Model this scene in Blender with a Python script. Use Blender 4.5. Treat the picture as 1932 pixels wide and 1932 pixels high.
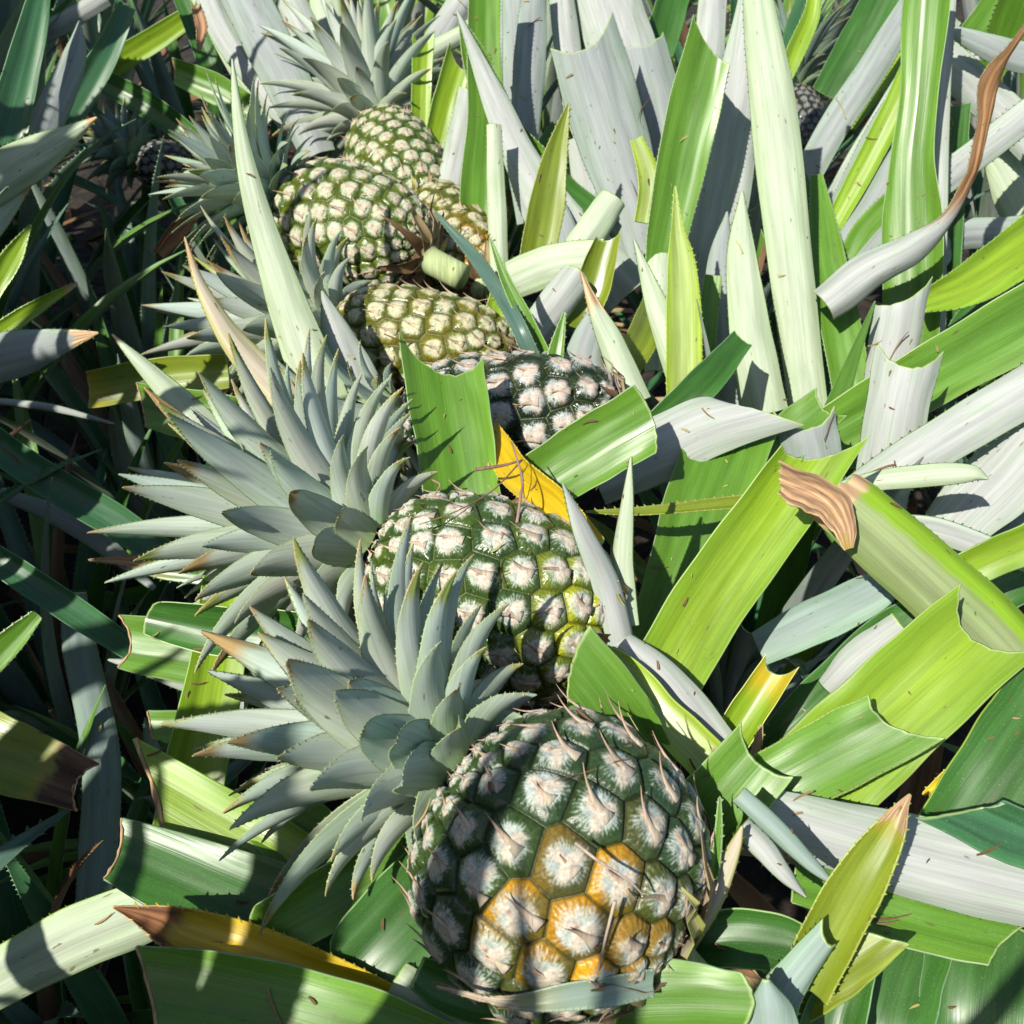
import bpy, math, random
import numpy as np
from mathutils import Vector, Matrix, Quaternion

for o in list(bpy.data.objects): bpy.data.objects.remove(o)
S = bpy.context.scene
COL = S.collection

# ------------------------------------------------------------------ camera
CAM_Z, PITCH, FOV = 1.0, math.radians(38.0), math.radians(54.0)
cam = bpy.data.cameras.new('camera'); camo = bpy.data.objects.new('camera', cam); COL.objects.link(camo)
camo.location = (0, 0, CAM_Z); camo.rotation_euler = (math.pi/2 - PITCH, 0, 0)
cam.sensor_width = 36; cam.lens = 18/math.tan(FOV/2); cam.clip_start = 0.02; cam.clip_end = 2000
cam.dof.use_dof = True; cam.dof.focus_distance = 0.60; cam.dof.aperture_fstop = 22
S.camera = camo
# ------------------------------------------------------------------ world and sun
SUN_TO = Vector((-0.44, -0.56, 0.74)).normalized()      # direction towards the sun
w = bpy.data.worlds.new("World"); S.world = w; w.use_nodes = True
nt = w.node_tree; bg = nt.nodes['Background']
sky = nt.nodes.new('ShaderNodeTexSky'); sky.sky_type = 'NISHITA'; sky.sun_disc = False
sky.sun_elevation = math.asin(SUN_TO.z); sky.sun_rotation = math.atan2(SUN_TO.x, SUN_TO.y)
nt.links.new(sky.outputs[0], bg.inputs[0]); bg.inputs[1].default_value = 0.085
sl = bpy.data.lights.new('sun', 'SUN'); sl.energy = 5.0; sl.angle = math.radians(0.53); sl.color = (1, .945, .85)
so = bpy.data.objects.new('sun', sl); COL.objects.link(so)
so.rotation_euler = (-SUN_TO).to_track_quat('-Z', 'Y').to_euler(); so.location = (-3, -3, 5)
S.view_settings.view_transform = 'Standard'; S.view_settings.look = 'None'
S.view_settings.exposure = 0.42; S.view_settings.gamma = 1
S.render.engine = 'CYCLES'
S.cycles.max_bounces = 6; S.cycles.diffuse_bounces = 3; S.cycles.transmission_bounces = 3

# ------------------------------------------------------------------ helpers
rng = np.random.RandomState(7); random.seed(7)
FPX = 966/math.tan(FOV/2)
FW = Vector((0, math.cos(PITCH), -math.sin(PITCH))); UP = Vector((0, math.sin(PITCH), math.cos(PITCH)))
CAM = Vector((0, 0, CAM_Z))
def at(x, y, d):            # a place in the field, from bearing and distance of a survey shot
    return CAM + FW*d + UP*(d*(966-y)/FPX) + Vector((1, 0, 0))*(d*(x-966)/FPX)
def D0(v): return .45/(.616-.788*(966-v)/FPX)
def nrm(a): return a/np.maximum(np.linalg.norm(a, axis=-1, keepdims=True), 1e-9)

def new_obj(name, me, parent=None):
    o = bpy.data.objects.new(name, me); COL.objects.link(o)
    if parent is not None: o.parent = parent
    return o
def tag(o, label, cat, group=None):
    o['label'] = label; o['category'] = cat
    if group: o['group'] = group
    return o
def empty(name, loc):
    e = bpy.data.objects.new(name, None); e.location = loc; e.empty_display_size = .02; COL.objects.link(e); return e

def make_mesh(name, V, F, col=None, lv=None, mats=(), mi=None, extra=None):
    me = bpy.data.meshes.new(name)
    me.from_pydata([tuple(v) for v in V], [], F); me.update()
    me.polygons.foreach_set('use_smooth', [True]*len(me.polygons))
    if col is not None:
        a = me.attributes.new('Col', 'FLOAT_COLOR', 'POINT')
        c = np.zeros((len(V), 4), np.float32); col = np.asarray(col); c[:, :col.shape[1]] = col; a.data.foreach_set('color', c.ravel())
    if lv is not None:
        a = me.attributes.new('lv', 'FLOAT_VECTOR', 'POINT')
        c = np.zeros((len(V), 3), np.float32); c[:, :lv.shape[1]] = lv; a.data.foreach_set('vector', c.ravel())
    if extra:
        for k, arr in extra.items():
            a = me.attributes.new(k, 'FLOAT', 'POINT'); a.data.foreach_set('value', np.asarray(arr, np.float32))
    for m in mats: me.materials.append(m)
    if mi is not None: me.polygons.foreach_set('material_index', mi)
    return me

# ------------------------------------------------------------------ materials
def N(nt, t, **kw):
    n = nt.nodes.new(t)
    for k, v in kw.items(): setattr(n, k, v)
    return n
def leaf_material(name, rough, spec, coat, speck, transl, fib=1.0):
    m = bpy.data.materials.new(name); m.use_nodes = True; nt = m.node_tree; L = nt.links.new
    b = nt.nodes['Principled BSDF']; out = nt.nodes['Material Output']
    col = N(nt, 'ShaderNodeAttribute', attribute_name='Col'); lv = N(nt, 'ShaderNodeAttribute', attribute_name='lv')
    oi = N(nt, 'ShaderNodeObjectInfo')
    rn = N(nt, 'ShaderNodeVectorMath', operation='ADD'); L(lv.outputs['Vector'], rn.inputs[0])
    cx = N(nt, 'ShaderNodeCombineXYZ'); L(oi.outputs['Random'], cx.inputs[2]); 
    L(cx.outputs[0], rn.inputs[1])
    mp = N(nt, 'ShaderNodeMapping'); mp.inputs['Scale'].default_value = (900, 9, 40); L(rn.outputs[0], mp.inputs[0])
    n1 = N(nt, 'ShaderNodeTexNoise'); n1.inputs['Scale'].default_value = 1; n1.inputs['Detail'].default_value = 3; L(mp.outputs[0], n1.inputs[0])
    mp2 = N(nt, 'ShaderNodeMapping'); mp2.inputs['Scale'].default_value = (160, 14, 40); L(rn.outputs[0], mp2.inputs[0])
    n2 = N(nt, 'ShaderNodeTexNoise'); n2.inputs['Scale'].default_value = 1; n2.inputs['Detail'].default_value = 4; L(mp2.outputs[0], n2.inputs[0])
    # small scurf speckle and blotches
    mp3 = N(nt, 'ShaderNodeMapping'); mp3.inputs['Scale'].default_value = (1500, 1100, 40); L(rn.outputs[0], mp3.inputs[0])
    n3 = N(nt, 'ShaderNodeTexNoise'); n3.inputs['Scale'].default_value = 1; n3.inputs['Detail'].default_value = 2; L(mp3.outputs[0], n3.inputs[0])
    mp4 = N(nt, 'ShaderNodeMapping'); mp4.inputs['Scale'].default_value = (45, 22, 40); L(rn.outputs[0], mp4.inputs[0])
    n4 = N(nt, 'ShaderNodeTexNoise'); n4.inputs['Scale'].default_value = 1; n4.inputs['Detail'].default_value = 3; L(mp4.outputs[0], n4.inputs[0])
    r1 = N(nt, 'ShaderNodeMapRange'); r1.inputs[1].default_value = .3; r1.inputs[2].default_value = .7
    r1.inputs[3].default_value = 1-.14*fib; r1.inputs[4].default_value = 1+.12*fib; L(n1.outputs[0], r1.inputs[0])
    r2 = N(nt, 'ShaderNodeMapRange'); r2.inputs[1].default_value = .3; r2.inputs[2].default_value = .7
    r2.inputs[3].default_value = .84; r2.inputs[4].default_value = 1.14; L(n2.outputs[0], r2.inputs[0])
    mm = N(nt, 'ShaderNodeMath', operation='MULTIPLY'); L(r1.outputs[0], mm.inputs[0]); L(r2.outputs[0], mm.inputs[1])
    sc = N(nt, 'ShaderNodeVectorMath', operation='SCALE'); L(col.outputs['Color'], sc.inputs[0]); L(mm.outputs[0], sc.inputs['Scale'])
    r3 = N(nt, 'ShaderNodeMapRange'); r3.inputs[1].default_value = .62; r3.inputs[2].default_value = .8
    r3.inputs[3].default_value = 0; r3.inputs[4].default_value = speck; L(n3.outputs[0], r3.inputs[0])
    mx = N(nt, 'ShaderNodeMixRGB'); L(r3.outputs[0], mx.inputs[0]); L(sc.outputs[0], mx.inputs[1]); mx.inputs[2].default_value = (.55, .6, .5, 1)
    # greenish / brownish blotches worn in the wax
    r4 = N(nt, 'ShaderNodeMapRange'); r4.inputs[1].default_value = .60; r4.inputs[2].default_value = .72
    r4.inputs[3].default_value = 0; r4.inputs[4].default_value = .22; L(n4.outputs[0], r4.inputs[0])
    mx2 = N(nt, 'ShaderNodeMixRGB'); mx2.blend_type = 'MULTIPLY'; L(r4.outputs[0], mx2.inputs[0]); L(mx.outputs[0], mx2.inputs[1]); mx2.inputs[2].default_value = (.62, .8, .45, 1)
    mp5 = N(nt, 'ShaderNodeMapping'); mp5.inputs['Scale'].default_value = (330, 90, 40); L(rn.outputs[0], mp5.inputs[0])
    n5 = N(nt, 'ShaderNodeTexNoise'); n5.inputs['Scale'].default_value = 1; n5.inputs['Detail'].default_value = 2; L(mp5.outputs[0], n5.inputs[0])
    r5 = N(nt, 'ShaderNodeMapRange'); r5.inputs[1].default_value = .70; r5.inputs[2].default_value = .76; r5.inputs[3].default_value = 0; r5.inputs[4].default_value = .75; L(n5.outputs[0], r5.inputs[0])
    mx0 = mx2; mx2 = N(nt, 'ShaderNodeMixRGB'); L(r5.outputs[0], mx2.inputs[0]); L(mx0.outputs[0], mx2.inputs[1]); mx2.inputs[2].default_value = (.13, .10, .035, 1)
    L(mx2.outputs[0], b.inputs['Base Color'])
    rr = N(nt, 'ShaderNodeMapRange'); rr.inputs[1].default_value = .3; rr.inputs[2].default_value = .7
    rr.inputs[3].default_value = rough-.06; rr.inputs[4].default_value = rough+.12; L(n2.outputs[0], rr.inputs[0]); dmx = N(nt, 'ShaderNodeMath', operation='MAXIMUM'); dml = N(nt, 'ShaderNodeMath', operation='MULTIPLY'); dml.inputs[1].default_value = .82; L(col.outputs['Alpha'], dml.inputs[0]); L(dml.outputs[0], dmx.inputs[0]); L(rr.outputs[0], dmx.inputs[1]); L(dmx.outputs[0], b.inputs['Roughness'])
    b.inputs['Specular IOR Level'].default_value = spec
    bp = N(nt, 'ShaderNodeBump'); bp.inputs['Strength'].default_value = .4; bp.inputs['Distance'].default_value = .0003
    ad = N(nt, 'ShaderNodeMath', operation='ADD'); L(n1.outputs[0], ad.inputs[0]); L(n2.outputs[0], ad.inputs[1]); L(ad.outputs[0], bp.inputs['Height'])
    L(bp.outputs[0], b.inputs['Normal'])
    if transl > 0:
        tr = N(nt, 'ShaderNodeBsdfTranslucent'); hs = N(nt, 'ShaderNodeMixRGB'); hs.blend_type = 'MULTIPLY'; hs.inputs[0].default_value = 1
        L(mx2.outputs[0], hs.inputs[1]); hs.inputs[2].default_value = (1.5, 1.7, .6, 1); L(hs.outputs[0], tr.inputs[0])
        ms = N(nt, 'ShaderNodeMixShader'); ms.inputs[0].default_value = transl
        L(b.outputs[0], ms.inputs[1]); L(tr.outputs[0], ms.inputs[2]); L(ms.outputs[0], out.inputs[0])
    return m
M_TOP = leaf_material('leaf upper skin', .35, .6, 0, .28, .28)
M_BOT = leaf_material('leaf waxy underside', .62, .3, 0, .12, .10, .8)
M_CRN = leaf_material('crown leaf skin', .55, .35, 0, .20, .10, .9)
M_DRY = leaf_material('dry leaf fibre', .8, .15, 0, .10, .12, 1.8)

def fruit_material():
    m = bpy.data.materials.new('pineapple rind'); m.use_nodes = True; nt = m.node_tree; L = nt.links.new
    b = nt.nodes['Principled BSDF']
    col = N(nt, 'ShaderNodeAttribute', attribute_name='Col'); gl = N(nt, 'ShaderNodeAttribute', attribute_name='gl')
    tc = N(nt, 'ShaderNodeTexCoord')
    n = N(nt, 'ShaderNodeTexNoise'); n.inputs['Scale'].default_value = 700; n.inputs['Detail'].default_value = 4; L(tc.outputs['Object'], n.inputs[0])
    r = N(nt, 'ShaderNodeMapRange'); r.inputs[1].default_value = .3; r.inputs[2].default_value = .7; r.inputs[3].default_value = .72; r.inputs[4].default_value = 1.22; L(n.outputs[0], r.inputs[0])
    sc = N(nt, 'ShaderNodeVectorMath', operation='SCALE'); L(col.outputs['Color'], sc.inputs[0]); L(r.outputs[0], sc.inputs['Scale'])
    L(sc.outputs[0], b.inputs['Base Color'])
    rr = N(nt, 'ShaderNodeMapRange'); rr.inputs[3].default_value = .72; rr.inputs[4].default_value = .22; L(gl.outputs['Fac'], rr.inputs[0]); L(rr.outputs[0], b.inputs['Roughness'])
    b.inputs['Subsurface Weight'].default_value = 0
    bp = N(nt, 'ShaderNodeBump'); bp.inputs['Strength'].default_value = .5; bp.inputs['Distance'].default_value = .0006; L(n.outputs[0], bp.inputs['Height']); L(bp.outputs[0], b.inputs['Normal'])
    return m
M_FRUIT = fruit_material()

# ------------------------------------------------------------------ leaf builder
STY = {  # upper middle, upper margin, underside middle, underside margin
 'g':      ((.110,.255,.024), (.15,.31,.03), (.40,.45,.40), (.42,.50,.38)),
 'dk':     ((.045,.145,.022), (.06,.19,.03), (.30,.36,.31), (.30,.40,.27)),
 'yg':     ((.26,.40,.02), (.21,.37,.018), (.40,.48,.33), (.38,.50,.22)),
 'olive':  ((.20,.27,.02), (.24,.30,.02), (.34,.40,.22), (.34,.40,.16)),
 'yellow': ((.66,.46,.012), (.62,.44,.012), (.6,.5,.2), (.5,.45,.1)),
 'silver': ((.13,.27,.04), (.16,.32,.04), (.395,.415,.40), (.36,.42,.345)),
 'grey':   ((.11,.25,.04), (.12,.28,.04), (.29,.32,.32), (.26,.33,.27)),
 'pale':   ((.30,.45,.16), (.30,.45,.16), (.46,.53,.40), (.40,.50,.30)),
 'teal':   ((.055,.17,.075), (.06,.2,.07), (.28,.36,.33), (.25,.38,.27)),
 'mottle': ((.18,.36,.02), (.24,.42,.02), (.25,.31,.14), (.23,.32,.10)),
 'tan':    ((.40,.30,.15), (.42,.30,.16), (.48,.38,.26), (.45,.35,.22)),
 'brown':  ((.20,.115,.055), (.24,.14,.07), (.26,.17,.10), (.24,.15,.09)),
 'streak': ((.40,.50,.16), (.33,.46,.02), (.40,.50,.3), (.4,.5,.2)),
 'lilac':  ((.50,.44,.20), (.45,.45,.10), (.52,.46,.36), (.50,.48,.18)),
}
STY['c'] = ((.33, .43, .37), (.34, .45, .35), (.44, .52, .47), (.42, .52, .41))
STY['cpale'] = ((.38, .47, .41), (.39, .49, .39), (.50, .56, .51), (.47, .55, .45))
STY['cdark'] = ((.10, .19, .15), (.12, .21, .15), (.20, .27, .25), (.20, .29, .22))  # crown colours darkened to carry shade on dim crowns and leaves
TAN = np.array((.50,.33,.19)); BRN = np.array((.26,.12,.045)); CUT = np.array((.42,.55,.22)); YEL = np.array((.55,.42,.02))
def catmull(P, n):
    P = np.asarray(P, float); m = len(P)
    if m == 2:
        t = np.linspace(0, 1, n)[:, None]; return P[0]*(1-t)+P[1]*t
    Q = np.vstack([2*P[0]-P[1], P, 2*P[-1]-P[-2]])
    out = []
    for t in np.linspace(0, m-1, n):
        i = min(int(t), m-2); f = t-i
        a, b, c, d = Q[i], Q[i+1], Q[i+2], Q[i+3]
        out.append(.5*((2*b)+(-a+c)*f+(2*a-5*b+4*c-d)*f*f+(-a+3*b-3*c+d)*f**3))
    return np.array(out)

def leaf_arrays(C, W, Nt, style, curl=.5, band=None, cut=None, dry=0, dry_cut=False, teeth=0, nu=14, th=.0016,
                wob=.02, rs=None, edge=None, stripe=.10, drycol=None, keel=.0, yell=0, cut0=None):
    """C centre line, W full widths, Nt upper-side normals -> V, F, col, lv, mat index.  cut=(tilt, notch) in widths or None for a pointed tip"""
    rs = rs or rng
    C = np.asarray(C, float); W = np.asarray(W, float); Nt = np.asarray(Nt, float)
    if cut is not None and len(C) > 3:
        Lq = np.linalg.norm(C[-1]-C[-2]); f_ = 1-min(.5, (.0013 if th > .001 else .0008)/max(Lq, 1e-5))
        C = np.insert(C, -1, C[-2]*(1-f_)+C[-1]*f_, 0); W = np.insert(W, -1, W[-2]*(1-f_)+W[-1]*f_); Nt = np.insert(Nt, -1, Nt[-1], 0)
    n = len(C); T = np.gradient(C, axis=0); T[-1] = T[-2] if cut is None else C[-1]-C[-3]; T[-2] = T[-1] if cut is not None else T[-2]; T = nrm(T); Nt = nrm(Nt-(Nt*T).sum(1, keepdims=True)*T); B = np.cross(T, Nt)
    seg = np.r_[0, np.cumsum(np.linalg.norm(np.diff(C, axis=0), axis=1))]; LEN = seg[-1]; v = seg/LEN
    s = np.linspace(-1, 1, nu+1)
    c1, c2, c3, c4 = [np.array(k) for k in STY[style]]
    ph = rs.rand(6)*6.28; ph2 = rs.rand(4)*6.28
    # wobble of half width and of the margins
    wl = 1+wob*np.sin(v*9+ph[0])+wob*.6*np.sin(v*23+ph[1]); wr = 1+wob*np.sin(v*8+ph[2])+wob*.6*np.sin(v*21+ph[3])
    ph_ = max(curl, .02)*(1+.12*np.sin(v*5+ph[4]))
    X = np.zeros((n, nu+1, 3)); 
    for j, sj in enumerate(s):
        a = ph_*sj; off = (W/2)*np.sin(a)/np.sin(ph_)*(wl if sj < 0 else wr)
        hgt = (W/2)*(1-np.cos(a))/np.sin(ph_) + keel*W*abs(sj) + W*(.009*np.sin(sj*9+ph2[0]+v*1.5)+.005*np.sin(sj*19+ph2[1]-v*2))*(nu >= 9) + W*.012*np.sin(v*14+sj*3+ph[5])*abs(sj)
        X[:, j] = C+B*off[:, None]+Nt*hgt[:, None]
    if cut is not None:
        ti, no = cut; k = max(2, int(n*.45)); wend = W[-1]
        jag = (rs.rand(nu+1)-.5)*(.03 if dry < .5 else .16)
        for j, sj in enumerate(s):
            e = wend*(ti*sj+no*(sj*sj-.4)+jag[j])
            for i in range(n-k, n):
                f = np.clip((seg[i]-seg[n-k-1])/(seg[-1]-seg[n-k-1]), 0, 1); f = 1 if i == n-1 else f*f; X[i, j] += T[-1]*e*f
    thk = th*np.ones((n, nu+1))*(1-.55*s[None, :]**2)*np.clip(W/W.max()*1.6, .25, 1)[:, None]
    if dry > 0:
        fd = np.clip((v-(1-dry))/.08, 0, 1)[:, None]; r_ = rs.randn(n, nu+1); r_ = (r_+np.roll(r_, 1, 0)+np.roll(r_, -1, 0)+np.roll(r_, 1, 1))/2
        s_ = s[None, :]; cr = .5*r_+.8*np.sin(s_*13+v[:, None]*16+ph[0])+.6*np.sin(s_*22-v[:, None]*31+ph[1]); X = X+Nt[:, None, :]*(cr*fd*W[:, None]*.022)[..., None]
        X = X+(T[:, None, :]*(r_*fd*W[:, None]*.03)[..., None])
    Nn = np.zeros_like(X)
    du = np.gradient(X, axis=1); dv = np.gradient(X, axis=0); Nn = nrm(np.cross(du, dv)); 
    if (Nn*Nt[:, None, :]).sum() < 0: Nn = -Nn
    TOP = X; BOT = X-Nn*thk[..., None]
    vv = np.repeat(v[:, None], nu+1, 1); ss = np.repeat(s[None, :], n, 0)
    fs = sum(np.sin(ss*(5+7*k)+ph2[k]+vv*(1.3*k))*(.5/(1+.4*k)) for k in range(4))
    ga = np.sin(vv*4+ph[0])*.5+np.sin(vv*9.5+ph[1]+ss)*.3
    q = (np.abs(ss)**2)[..., None]
    ct = (c1*(1-q)+c2*q)*(1+stripe*fs+.07*ga)[..., None]
    cb = (c3*(1-q)+c4*q)*(1+stripe*.6*fs+.05*ga)[..., None]
    # green scratches through the wax of the underside
    g = np.clip(np.sin(ss*9+ph2[1])*np.sin(vv*7+ph2[2])*1.4-.75, 0, 1)[..., None]*.6; cb = cb*(1-g)+(c3*np.array((.72,1.0,.62)))*g
    if band is not None:
        f = np.clip((ss*band[0]-band[1]+.06*fs+.05*np.sin(vv*60+ss*5)*rs.rand(*ss.shape))/.10, 0, 1)[..., None]; cb = cb*(1-f)+np.array(band[2])*(1+.1*fs[..., None])*f; ct = ct*(1-f)+np.array(band[2])*f
    DR = np.zeros(vv.shape)
    if yell:
        f = np.clip((vv-(1-yell))/.25+.3*fs, 0, 1)[..., None]; ct = ct*(1-f)+YEL*f; cb = cb*(1-.6*f)+YEL*.6*f
    if dry > 0:
        dc = np.array(drycol) if drycol is not None else TAN
        f = np.clip((vv-(1-dry)+.10*dry*fs+.25*dry*(np.abs(ss)-.4))/(.12*dry+.01), 0, 1)[..., None]
        DR = f[..., 0]; wv = 1+.22*np.sin(ss*31+vv*3+ph[2])*np.sin(ss*47+vv*5+ph[1]); dc = dc*(wv*(.55+.9*rs.rand(nu+1)[None, :]))[..., None]
        f2 = np.clip(1-abs(vv-(1-dry))/(.5*dry+.01), 0, 1)[..., None]*.5
        ct = ct*(1-f2)+YEL*.8*f2; ct = ct*(1-f)+dc*(1+.35*fs[..., None])*f; cb = cb*(1-f)+dc*1.1*(1+.35*fs[..., None])*f
    if cut is not None and not dry_cut and not dry:
        ct[-1] = CUT; cb[-1] = CUT*1.05
    V = [TOP.reshape(-1, 3), BOT.reshape(-1, 3)]; DRf = [DR.ravel(), DR.ravel()]; Cc = [ct.reshape(-1, 3), cb.reshape(-1, 3)]
    lvx = ss*(W/2)[:, None]; lvy = vv*LEN; r0 = rs.rand()*3
    base = np.stack([lvx.ravel(), lvy.ravel(), np.full(lvx.size, r0)], 1); LV = [base, base+np.array((.31, .17, 0))]
    F = []; MI = []; m = nu+1; K = n*m
    for i in range(n-1):
        for j in range(nu):
            a = i*m+j; F.append((a, a+1, a+m+1, a+m)); MI.append(0)
            F.append((K+a, K+a+m, K+a+m+1, K+a+1)); MI.append(1)
    # margins and ends as their own strips
    ec = np.array(edge) if edge is not None else (c2*.6+c4*.5)
    cc = (TAN if dry_cut else CUT)
    loops = [([i*m for i in range(n)], ec), ([i*m+nu for i in range(n)], ec), ([(n-1)*m+j for j in range(m)], cc), ([j for j in range(m)], cc)]
    cnt = 2*K
    FT = TOP.reshape(-1, 3); FB = BOT.reshape(-1, 3); FC = ct.reshape(-1, 3)
    for li, (idx, c) in enumerate(loops):
        a = FT[idx]; b = FB[idx]
        out = (nrm((FT[idx]-FT[[q_+ (1 if li == 0 else -1) if li < 2 else q_ for q_ in idx]])) if li < 2 else np.repeat(T[-1 if li == 2 else 0][None]*(1 if li == 2 else -1), m, 0))
        mid = (a+b)/2+out*th*.45
        V += [a+out*1e-5, mid, b+out*1e-5]
        k = len(idx); cx_ = np.repeat(np.array(c)[None], k, 0)
        if li < 2 and dry > 0: 
            f = np.clip((v-(1-dry))/(.1*dry+.01), 0, 1)[:, None]; cx_ = cx_*(1-f)+TAN*f
        Cc += [cx_, cx_, cx_]; l3 = base[idx]; LV += [l3, l3, l3]; DRf += [DR.ravel()[idx]]*3
        for i in range(k-1):
            for o in (0, k):
                F.append((cnt+o+i, cnt+o+i+1, cnt+o+k+i+1, cnt+o+k+i)); MI.append(0)
        cnt += 3*k
    if dry_cut:          # a shrivelled rolled rim along the old cut
        k = m; a = FT[[(n-1)*m+j for j in range(m)]]; Tn = T[-1]; wend = W[-1]; ra = np.clip(.022*wend, .0008, .003)
        ring = 6; P = []
        for j in range(m):
            c = a[j]+Tn*ra*.5+Nn[-1, j]*ra*.3*(np.sin(j*1.7+ph[0])); t_ = nrm(a[min(j+1, m-1)]-a[max(j-1, 0)]); e1 = nrm(Tn-(Tn*t_).sum()*t_); e2 = np.cross(t_, e1)
            rr_ = ra*(.7+.7*rs.rand())
            for q_ in range(ring):
                an = q_/ring*6.283+j*.3; P.append(c+e1*np.cos(an)*rr_+e2*np.sin(an)*rr_)
        P = np.array(P); V.append(P); Cc.append(np.repeat((TAN*(.75+.5*rs.rand(m))[:, None]), ring, 0)); LV.append(P*1.0)
        for j in range(m-1):
            for q_ in range(ring):
                F.append((cnt+j*ring+q_, cnt+j*ring+(q_+1) % ring, cnt+(j+1)*ring+(q_+1) % ring, cnt+(j+1)*ring+q_)); MI.append(2)
        cnt += len(P)
    if teeth:
        sp = teeth; tv = []; tc_ = []
        for side, j, js in ((0, 0, 1), (1, nu, nu-1)):
            ed = TOP[:, j]; inn = TOP[:, js]; dist = sp*rs.rand()
            while dist < LEN*.97:
                i = min(np.searchsorted(seg, dist), n-1); i0 = max(i-1, 0); f = (dist-seg[i0])/max(seg[i]-seg[i0], 1e-6)
                p = ed[i0]*(1-f)+ed[i]*f; o = nrm(ed[i]-inn[i]); t_ = T[i]; L_ = sp*(.24+.2*rs.rand()); bw = sp*.26
                nn = Nn[i, j]*th*.4
                tv += [p-t_*bw-o*.0004+nn*.0, p+t_*bw-o*.0004+nn*.0, p+o*L_+t_*L_*.7, p-o*.0002-nn*1.5]
                tc_ += [ec, ec, ec*1.1+np.array((.05, .03, 0)), ec]
                F += [(cnt, cnt+1, cnt+2), (cnt+1, cnt+3, cnt+2), (cnt+3, cnt, cnt+2)]; MI += [0, 0, 0]; cnt += 4
                dist += sp*(.8+.4*rs.rand())
        V.append(np.array(tv)); Cc.append(np.array(tc_)); LV.append(np.array(tv))
    Cf = np.clip(np.vstack(Cc), .003, .85); Df = np.concatenate(DRf); Df = np.r_[Df, np.zeros(len(Cf)-len(Df))]
    return np.vstack(V), F, np.hstack([Cf, Df[:, None]]), np.vstack(LV), MI

def view_leaf(name, pts, side='t', style='g', roll=0, curl=.5, cut=(0, 0), parent=None, nseg=None, **kw):
    P = catmull([(x, y, d, wd) for (x, y, d, wd) in pts], nseg or max(14, 7*len(pts)))
    C = np.array([at(p[0], p[1], p[2]) for p in P]); W = np.maximum(P[:, 3], 1.2)*P[:, 2]/FPX
    rl = np.radians(np.interp(np.linspace(0, 1, len(P)), np.linspace(0, 1, len(np.atleast_1d(roll))), np.atleast_1d(roll)))
    T = nrm(np.gradient(C, axis=0)); tocam = nrm(np.array(CAM)-C); Nc = nrm(tocam-(tocam*T).sum(1, keepdims=True)*T); B = np.cross(T, Nc)
    Nt = Nc*np.cos(rl)[:, None]+B*np.sin(rl)[:, None]
    if side == 'b': Nt = -Nt
    if kw.get('cut_', None): pass
    V, F, c, lv, mi = leaf_arrays(C, W, Nt, style, curl=curl, cut=cut, **kw)
    org = C[0].copy()
    if parent is not None: org = np.array(parent.location)
    me = make_mesh(name, V-org, F, c, lv, (M_TOP, M_BOT, M_DRY), mi)
    o = new_obj(name, me, parent)
    if parent is None: o.location = org
    return o

def H(label, pts, side='t', style='g', plant=None, cat='leaf', group='cut leaves lying in the pineapple row', name='cut_leaf', **kw):
    if kw.get('cut', 0) is None and name == 'cut_leaf': name = 'pointed_leaf'
    if kw.get('cut', 0) is None or side == 'b': kw.setdefault('teeth', .006)
    if plant is not None:
        return view_leaf('leaf', pts, side, style, parent=plant, **kw)
    o = view_leaf(name, pts, side, style, **kw); tag(o, label, cat, group); return o

# ------------------------------------------------------------------ generic plant leaves (upright rosette)
def arc_leaf(L, W, lean0, lean1, style, cut, rs, nu=6, nseg=16, **kw):
    """local leaf growing from the origin towards +X with lean from vertical, in radians, rising from lean0 to lean1"""
    t = np.linspace(0, 1, nseg); a = lean0+(lean1-lean0)*t**1.6
    d = np.stack([np.sin(a), .06*np.sin(t*3+rs.rand()*6), np.cos(a)], 1); C = np.cumsum(d, 0)*L/nseg
    if cut is None: Wd = W*np.interp(t, [0, .12, .45, .8, 1], [.9, .85, 1, .6, .02])
    else: Wd = W*np.interp(t, [0, .12, .5, 1], [.9, .85, 1, .88])
    up = np.stack([-np.cos(a), 0*a, np.sin(a)], 1)
    return leaf_arrays(C, Wd, up, style, cut=cut, rs=rs, nu=nu, **kw)

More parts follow.
